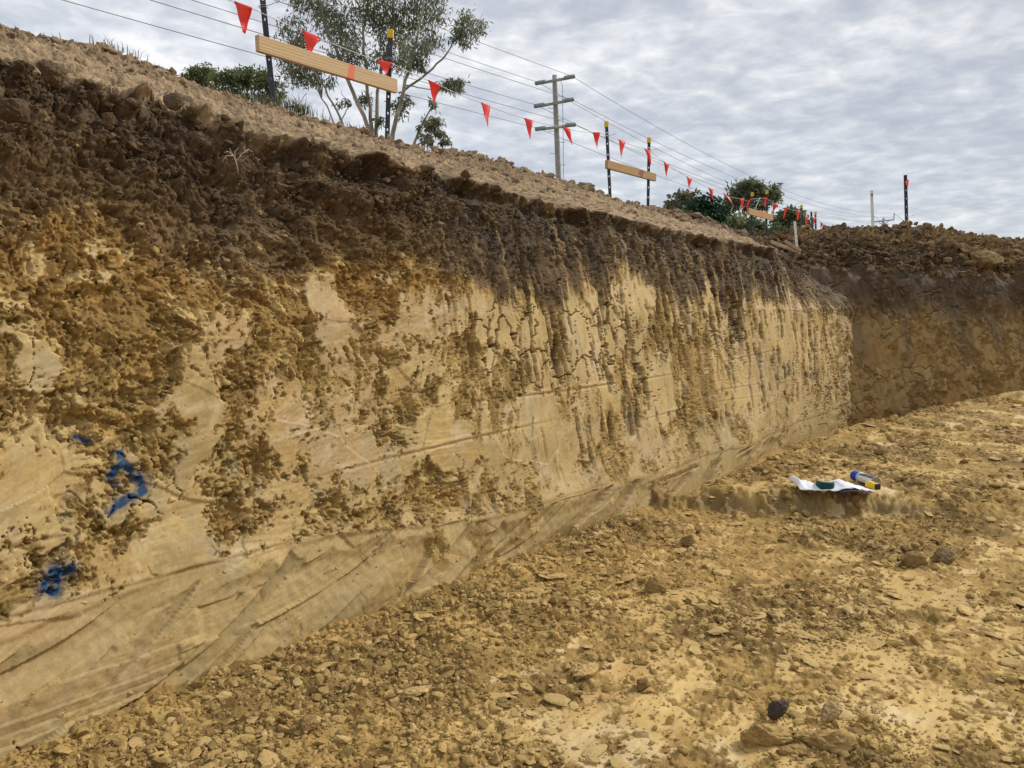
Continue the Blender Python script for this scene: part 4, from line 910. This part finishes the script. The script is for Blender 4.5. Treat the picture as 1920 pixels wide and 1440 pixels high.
def big_gum():
    d = 26.; g = at_depth(712, 250, d); foot = Vector((g.x, d, 2.0)); root = empty('gum_tree', foot)
    tag(root, 'tall many stemmed gum tree with airy grey green crown behind the first board', 'tree')
    r = random.Random(5); mb = MB(); tw = []
    def limb(px, r0, r1, dz=0.):
        pts = [];
        for i, (x, y) in enumerate(px): pts.append(at_depth(x, y, d + dz * i / (len(px) - 1)) - foot)
        fine = []
        for a, b in zip(pts[:-1], pts[1:]):
            for k in range(4): fine.append(a.lerp(b, k / 4) + Vector((r.uniform(-.05, .05), r.uniform(-.05, .05), 0)) * (k > 0))
        fine.append(pts[-1]); m = len(fine); mb.tube(fine, [.6 * (r0 + (r1 - r0) * i / (m - 1)) for i in range(m)], 7); return fine
    base = (716, 480)
    L = []
    L += [limb([base, (690, 240), (652, 150), (622, 75), (600, 20), (585, -60)], .14, .03, -1.2)]
    L += [limb([base, (698, 245), (688, 160), (682, 80), (690, 0), (680, -110)], .13, .03, .8)]
    L += [limb([base, (705, 245), (712, 150), (735, 60), (742, -20), (750, -130)], .13, .03, 1.6)]
    L += [limb([base, (736, 252), (752, 190), (772, 110), (790, 30), (800, -60)], .15, .03, -.8)]
    L += [limb([(757, 170), (800, 138), (838, 100), (862, 62), (884, 38)], .07, .02, .6)]
    L += [limb([base, (640, 225), (610, 165), (575, 115), (545, 95)], .08, .015, -1.5)]
    L += [limb([base, (618, 210), (590, 160), (565, 140)], .06, .015, 1.2)]
    L += [limb([(652, 150), (640, 110), (640, 60), (652, 10)], .05, .015, 1.)]; L += [limb([(688, 160), (660, 120), (668, 70)], .05, .015, -1.)]
    L += [limb([(712, 150), (745, 120), (765, 60), (770, 10)], .05, .015, 1.4)]; L += [limb([(772, 110), (815, 60), (830, 20)], .05, .015, 1.)]
    L += [limb([(640, 225), (655, 200), (640, 170)], .035, .012, .5)]; L += [limb([(760, 160), (790, 165), (830, 170), (852, 160)], .04, .012, .9)]
    L += [limb([(575, 175), (555, 200), (545, 225)], .02, .008, .3)]; L += [limb([(735, 255), (748, 215), (765, 195)], .03, .01, .3)]
    cl = []
    for (x, y, rx, ry, n, dz) in [(590, 15, 42, 30, 1100, -1), (560, 70, 32, 26, 700, -1.2), (548, 105, 30, 22, 700, -1), (550, 145, 34, 18, 650, .5), (575, 120, 30, 22, 500, 1), (640, 45, 45, 38, 1500, .5), (660, 100, 40, 26, 900, -1), (630, 125, 26, 18, 350, 0),
                                  (700, 20, 46, 42, 1700, .8), (745, 40, 48, 46, 1900, 1.2), (722, 95, 34, 28, 800, 0), (765, 95, 36, 30, 1000, -.5), (795, 15, 38, 38, 1300, .6), (805, 70, 26, 18, 400, .6), (880, 45, 26, 26, 850, .5), (862, 72, 20, 14, 300, .3),
                                  (845, 162, 26, 14, 550, .8), (860, 150, 14, 8, 150, .8), (752, 195, 20, 22, 500, .2), (690, 185, 18, 16, 260, .4), (712, 225, 12, 14, 160, 0), (640, 195, 14, 12, 90, 0), (600, 150, 22, 14, 260, 0), (790, 120, 22, 12, 220, 0),
                                  (620, -60, 70, 50, 2200, 0), (710, -90, 80, 60, 2600, 0), (790, -50, 50, 45, 1500, 0), (548, -30, 30, 30, 700, 0)]:
        c = at_depth(x, y, d + dz); rx2, rz2 = rx / F * d, ry / F * d; cl.append((c, (rx2, (rx2 + rz2) * .6, rz2), int(n * .78)))
        # twigs feeding the cluster
        src = min((p for l in L for p in l[4:]), key=lambda p: (p + foot - c).length)
        for k in range(5):
            e = c - foot + Vector((r.gauss(0, .45) * rx2, r.gauss(0, .4) * rx2, r.gauss(0, .45) * rz2)); mid = src.lerp(e, .5) + Vector((r.uniform(-.2, .2), r.uniform(-.2, .2), r.uniform(-.05, .2))); mb.tube([src, mid, e], [.022, .014, .006], 5)
    mb.build('trunk', BARK, root, True)
    crown_mesh('crown', cl, .19, .022, 1.3, GUM, root, 8, .80)
    # sapling
    foot = at_depth(800, 300, 24.); foot.z = 2.0; r2 = empty('sapling', foot); tag(r2, 'slender young gum sapling leaning at the right foot of the big gum tree', 'tree')
    m2 = MB(); 
    for px, a in (([(752, 420), (776, 270), (790, 235), (803, 212), (815, 190)], .05), ([(776, 275), (800, 262), (818, 245)], .025), ([(797, 300), (806, 255), (822, 232)], .02)):
        pts = [at_depth(x, y, 24.) - foot for x, y in px]; m2.tube(pts, [a * (1 - .75 * i / (len(pts) - 1)) for i in range(len(pts))], 6)
    m2.build('trunk', BARK, r2, True)
    cl = [(at_depth(x, y, 24. + dz), (rx / F * 24, rx / F * 24, ry / F * 24), n) for x, y, rx, ry, n, dz in ((812, 232, 18, 18, 420, 0), (826, 250, 12, 14, 240, .4), (806, 262, 12, 12, 200, .2), (790, 250, 10, 16, 130, -.3), (832, 268, 10, 8, 130, 0), (812, 195, 9, 10, 110, 0))]
    crown_mesh('crown', cl, .16, .024, 1.2, GUM, r2, 12, .8)
big_gum()
def shrub(name, label, d, clusters, mat, seed, leaf, w, group=None, cat='bush', trunks=(), bark=None, dens=.75, zf=1.9):
    x0 = sum(c[0] for c in clusters) / len(clusters); p = at_depth(x0, 400, d); foot = Vector((p.x, p.y, zf)); root = empty(name, foot); tag(root, label, cat, group)
    cl = [(at_depth(x, y, d + dz), (rx / F * d, (rx + ry) / 2 / F * d, ry / F * d), int(n * dens)) for x, y, rx, ry, n, dz in clusters]
    mb = MB(); r = random.Random(seed)
    for px, r0 in trunks:
        pts = [at_depth(x, y, d - (.8 if bark else 0)) - foot for x, y in px]; mb.tube([Vector((pts[0].x, pts[0].y, 0))] + pts, [r0] + [r0 * (1 - .7 * i / len(pts)) for i in range(len(pts))], 7)
    for c, rad, n in cl:
        c = c - foot; mb.tube([Vector((c.x * .5, c.y * .5, 0)), Vector((c.x * .8, c.y * .8, c.z * .55)), c], [.05, .035, .012], 6)
    mb.build('trunk', bark or BARK2, root, True)
    crown_mesh('crown', cl, leaf, w, .5, mat, root, seed, .75); return root
shrub('bush', 'rounded green bush behind the crest, the smaller one at the left', 21., [(374, 142, 24, 16, 1100, 0), (390, 152, 22, 22, 1000, .4), (354, 152, 16, 16, 500, 0)], BUSHG, 21, .10, .022, 'bushes behind the crest at the left')
shrub('bush', 'rounded green bush behind the crest beside the leaning picket', 20., [(428, 152, 28, 20, 1500, 0), (462, 149, 28, 20, 1600, .3), (500, 156, 24, 22, 1300, 0), (518, 178, 16, 16, 600, .2), (446, 180, 30, 18, 900, 0), (490, 190, 30, 20, 900, 0)], BUSHG, 22, .10, .022, 'bushes behind the crest at the left')
shrub('tree', 'pale brown green gum at the left end of the distant tree group', 46., [(1270, 385, 20, 18, 700, 0), (1290, 372, 20, 14, 600, 0), (1262, 400, 18, 22, 600, 1), (1285, 400, 22, 20, 500, 1)], leaf_mat('dry_gum_leaves', [(.09, .092, .05), (.15, .145, .08), (.21, .20, .125)]), 31, .30, .07, 'distant trees behind the bank', 'tree')
shrub('tree', 'dark green dense tree second from the left of the distant group', 42., [(1310, 395, 28, 20, 1500, 0), (1322, 385, 20, 16, 800, 0), (1318, 415, 32, 26, 1500, 0), (1345, 410, 20, 30, 900, .5), (1300, 425, 20, 20, 500, 0)], DARKG, 32, .24, .07, 'distant trees behind the bank', 'tree')
shrub('gum_tree', 'tallest distant gum with bare pale trunks behind the third board', 48., [(1385, 365, 26, 18, 700, 0), (1412, 352, 28, 18, 900, 0), (1440, 362, 22, 16, 800, .5), (1455, 372, 10, 14, 240, 0), (1400, 385, 36, 16, 450, .6), (1370, 385, 20, 18, 500, 0), (1432, 382, 22, 12, 450, 0), (1360, 400, 18, 16, 250, 0), (1400, 345, 20, 8, 300, 0)], FARG, 33, .30, .06, 'distant trees behind the bank', 'tree',
      trunks=[([(1362, 440), (1364, 415), (1375, 385)], .075), ([(1345, 440), (1350, 418), (1342, 395)], .06), ([(1392, 440), (1385, 400), (1395, 370)], .07), ([(1415, 440), (1412, 400), (1425, 370)], .06)], bark=plain_mat('white_bark', (.46, .42, .36), .8, .3))
shrub('bush', 'mid green shrub under the tall distant gum, left of the third board', 40., [(1395, 420, 22, 18, 900, 0), (1375, 432, 22, 16, 700, 0), (1400, 440, 26, 16, 700, 0)], BUSHG, 34, .22, .06, 'distant bushes behind the bank')
shrub('bush', 'olive shrub between the pickets of the third board', 41., [(1425, 428, 18, 18, 800, 0), (1440, 440, 22, 14, 700, 0), (1420, 445, 22, 14, 500, 0)], BUSHG, 35, .22, .06, 'distant bushes behind the bank')
shrub('bush', 'lower pale green shrub at the right foot of the distant tree group', 38., [(1462, 436, 22, 14, 900, 0), (1480, 442, 16, 12, 500, 0), (1455, 446, 22, 12, 500, 0)], leaf_mat('pale_shrub_leaves', [(.08, .11, .042), (.13, .165, .065), (.19, .21, .10)]), 36, .20, .055, 'distant bushes behind the bank')
shrub('bush', 'broad dark olive tree mass at the right end of the distant group', 47., [(1482, 405, 20, 14, 900, 0), (1500, 412, 16, 16, 700, 0), (1468, 412, 20, 16, 800, 0), (1510, 428, 14, 14, 500, 0), (1490, 428, 26, 16, 900, 0)], FARG, 37, .26, .07, 'distant bushes behind the bank')

# grass on the crest
def grass():
    r = np.random.RandomState(14); V = []; Fc = []; T_ = []; o = 0
    spots = [(208, 86, .14, 60, .06), (548, 198, .14, 110, .08), (566, 206, .12, 90, .09), (240, 105, .3, 20, .03), (300, 128, .4, 24, .03), (440, 178, .3, 40, .05), (1290, 398, .8, 90, .07), (1270, 392, .5, 60, .06), (1330, 412, .5, 40, .05), (480, 186, .2, 40, .07), (650, 228, .2, 40, .05), (30, 45, .4, 14, .025)]
    for x, y, sp, n, h in spots:
        c = at_dist(x, y + 3, 4.12)
        for k in range(n):
            du = r.randn() * sp * .5; p = np.array(c) + np.array([SA * du, CA * du, -.02 + r.randn() * .01]); a = r.rand() * 6.28; ln = h * r.uniform(.5, 1.3); w = .0025; q = np.array([math.cos(a), math.sin(a), 0]); bend = r.uniform(.1, .8) * ln
            s = np.array([-q[1], q[0], 0]) * w
            V += [p - s, p + s, p + q * bend * .3 + np.array([0, 0, ln * .6]) + s * .7, p + q * bend * .3 + np.array([0, 0, ln * .6]) - s * .7, p + q * bend + np.array([0, 0, ln * .9]), p + q * bend + np.array([0, 0, ln * .9]) + s * .1]
            Fc += [[o, o + 1, o + 2, o + 3], [o + 3, o + 2, o + 5, o + 4]]; o += 6; T_ += [r.rand()] * 6
    me = raw_mesh('grass', np.array(V), np.array(Fc), False); add_attr(me, 'leaf', np.array(T_))
    tag(link('grass', me, leaf_mat('dry_grass', [(.08, .095, .04), (.16, .16, .07), (.32, .27, .15)])), 'sparse tufts of short grass along the crest', 'grass', kind='stuff')
grass()
def roots():
    r = random.Random(3); c = at_dist(440, 300, 2.6); u = Vector((SA, CA, 0)); mb = MB(); nrm = Vector((CA, -SA, 0))
    def P(x, y, q): return at_dist(x, y, 2.58 - q)
    for px in ([(447, 327), (444, 308), (438, 292), (428, 284), (420, 286)], [(442, 300), (434, 286), (430, 278)], [(441, 297), (440, 284), (447, 278)], [(443, 303), (452, 290), (460, 284)], [(438, 292), (425, 292), (419, 298)], [(455, 288), (466, 280), (472, 284)]):
        pts = [P(x, y, .05 + .03 * r.random()) for x, y in px]; mb.tube(pts, [.0020 * (1 - .6 * i / len(pts)) for i in range(len(pts))], 6)
    tag(mb.build('dry_root', plain_mat('straw', (.50, .42, .30), .8, .2, 60.), None, True), 'tangle of pale dry roots sticking out of the dark soil', 'roots')
roots()

# ------------------------------------------------------------------ things left on the step
M_PAPER = plain_mat('white_paper', (.80, .81, .86), .8, .03, 20.)
def items():
    zt = .135
    # crumpled paper: a strip running left to right with ridges
    def gp(x, y): return at_z(x, y, zt)
    a, b = gp(1500, 921), gp(1641, 926); n, m = 46, 12; vs = []; fs = []
    prof = [(0, .030), (.07, .06), (.14, .030), (.22, .034), (.34, .018), (.46, .012), (.55, .022), (.63, .040), (.70, .046), (.78, .034), (.88, .020), (1, .008)]
    back = Vector((-.15, 1, 0)).normalized()
    for i in range(n + 1):
        s = i / n; base = a.lerp(b, s); hb = float(np.interp(s, [q[0] for q in prof], [q[1] for q in prof]))
        front = float(np.interp(s, [0, .2, .45, .62, .72, .9, 1], [.004, .003, .003, .020, .024, .010, .006]))
        for j in range(m + 1):
            w = j / m; z = front + (hb - front) * math.sin(w * 1.9) + .007 * float(gn(s * 9, w * 3, 7)) + .004 * float(gn(s * 21, w * 8, 9)) * 1
            vs.append(base + back * (w * .15) + Vector((0, 0, max(z, .002) + .006)))
    for i in range(n):
        for j in range(m): o = i * (m + 1) + j; fs.append((o, o + m + 1, o + m + 2, o + 1))
    mb = MB(); mb.add(vs, fs); o = mb.build('paper_sheet', M_PAPER, None, True); o.modifiers.new('thick', 'SOLIDIFY').thickness = .0015
    tag(o, 'crumpled white paper sheet lying on the edge of the step', 'paper')
    # dark folded lining visible below the raised right half
    vs = []; fs = []; a2, b2 = gp(1578, 927), gp(1642, 928)
    for i in range(13):
        s = i / 12; base = a2.lerp(b2, s) + Vector((0, .012, 0))
        for j in range(5): vs.append(base + back * (j * .028) + Vector((0, 0, .007 + .018 * math.sin(math.pi * s) * (1 - (j - 2) ** 2 / 9) + .003 * float(gn(s * 7, j * .7, 3)))))
    for i in range(12):
        for j in range(4): o_ = i * 5 + j; fs.append((o_, o_ + 5, o_ + 6, o_ + 1))
    mb = MB(); mb.add(vs, fs); o = mb.build('dark_folder', plain_mat('navy_plastic', (.03, .02, .045), .5, .2), None, True); o.modifiers.new('thick', 'SOLIDIFY').thickness = .002
    tag(o, 'dark plum folded cover peeping out under the right half of the paper', 'folder')
    # string spool
    c = gp(1553, 922) + Vector((0, .05, .012)); root = empty('string_reel', c); tag(root, 'squat reel of teal builders line with pale rim on the paper', 'reel')
    def lathe(prof, n=28):
        v = []; f = []
        for r_, z in prof:
            for k in range(n): t = 2 * math.pi * k / n; v.append((r_ * math.cos(t), r_ * math.sin(t), z))
        for i in range(len(prof) - 1):
            for k in range(n): f.append((i * n + k, i * n + (k + 1) % n, (i + 1) * n + (k + 1) % n, (i + 1) * n + k))
        return v, f
    pr = [(.012, 0)] + [(.048 + .0018 * ((q % 2) * 2 - 1) + .004 * math.sin(q / 18 * 3.14), q / 18 * .040) for q in range(19)] + [(.012, .040)]
    mb = MB(); mb.add(*lathe(pr)); mb.build('line', plain_mat('teal_line', (.006, .085, .10), .6, .25, 90.), root, True)
    mb = MB(); mb.add(*lathe([(.012, .040), (.044, .0402), (.046, .043), (.044, .0465), (.015, .047), (.012, .04)])); mb.build('rim', plain_mat('tan_plastic', (.45, .40, .24), .5), root, True)
    # spray can lying on its side, base towards the right and the eye
    B = gp(1645, 916) + Vector((0, .02, .035)); A = gp(1604, 905) + Vector((0, .10, .035)); ax = (B - A); L = .20; ax = ax.normalized(); A = B - ax * L
    root = empty('spray_can', A); tag(root, 'white and blue spray paint can lying on its side behind the paper', 'spray can')
    z = ax; x = Vector((0, 0, 1)); y = z.cross(x).normalized(); Mr = Matrix((x, y, z)).transposed().to_4x4()
    def part(name, prof, mat, parent):
        v, f = lathe(prof, 32); v = [Mr @ Vector(q) for q in v]; m_ = MB(); m_.add(v, f); return m_.build(name, mat, parent, True)
    m, T, p = base_mat('can_label'); tc = T.n('ShaderNodeTexCoord'); dp = T.n('ShaderNodeVectorMath', operation='DOT_PRODUCT'); T.l(tc.outputs['Object'], dp.inputs[0]); dp.inputs[1].default_value = ax
    dy = T.n('ShaderNodeVectorMath', operation='DOT_PRODUCT'); T.l(tc.outputs['Object'], dy.inputs[0]); dy.inputs[1].default_value = y
    nz = T.n('ShaderNodeTexNoise', i_Scale=38.0); T.l(tc.outputs['Object'], nz.inputs['Vector'])
    band = T.math('MULTIPLY', T.math('GREATER_THAN', T.math('MULTIPLY_ADD', dy.outputs['Value'], 1.6, dp.outputs['Value']), .105), T.math('LESS_THAN', T.math('ABSOLUTE', T.math('SUBTRACT', dy.outputs['Value'], -.012 if y.y > 0 else .012)), .013))
    c = T.mix(band, (.78, .80, .84), (.10, .09, .11)); c = T.mix(T.math('LESS_THAN', dp.outputs['Value'], .075), c, (.45, .66, .86)); txt = T.math('MULTIPLY', T.math('GREATER_THAN', nz.outputs[0], .60), T.math('LESS_THAN', T.math('ABSOLUTE', T.math('SUBTRACT', dp.outputs['Value'], .13)), .035)); c = T.mix(T.math('MULTIPLY', txt, .5), c, (.3, .32, .4))
    T.l(c, p.inputs['Base Color']); p.inputs['Roughness'].default_value = .35
    part('body', [(.0, .05), (.026, .051), (.032, .058), (.0325, .062), (.0325, .192), (.031, .196)], m, root)
    M_TIN = plain_mat('bare_tin', (.42, .39, .34), .35, .15, 40., .6)
    part('base_rim', [(.031, .194), (.0335, .196), (.0335, .200), (.030, .201), (.029, .196), (.020, .192), (.0, .188)], M_TIN, root)
    part('cap', [(.0, 0), (.026, .0005), (.0295, .004), (.0305, .012), (.0305, .054), (.026, .056)], plain_mat('blue_plastic', (.012, .06, .55), .35, .05), root)
    # small yellow box lying against the can, black end
    q = gp(1632, 918) + Vector((0, -.015, .030)); x = (gp(1645, 921) - gp(1622, 915)).normalized(); yv = Vector((-x.y, x.x, 0)); Mr3 = Matrix((x, yv, Vector((0, 0, 1)))).transposed()
    root = empty('marker_box', q); tag(root, 'small yellow block with black end leaning on the spray can', 'marker')
    mb = MB(); mb.box((0, 0, 0), (.068, .034, .036), Mr3); mb.build('body', plain_mat('yellow_body', (.80, .55, .02), .5, .06), root, False, .004)
    mb = MB(); mb.box(x * .042, (.018, .032, .034), Mr3); mb.build('end', plain_mat('black_rubber', (.03, .03, .025), .6), root, False, .003)
    mb = MB(); mb.box(Vector((0, 0, .0195)) - x * .01, (.034, .026, .006), Mr3); mb.build('grip', plain_mat('pale_yellow', (.80, .66, .25), .5), root, False, .0025)
items()
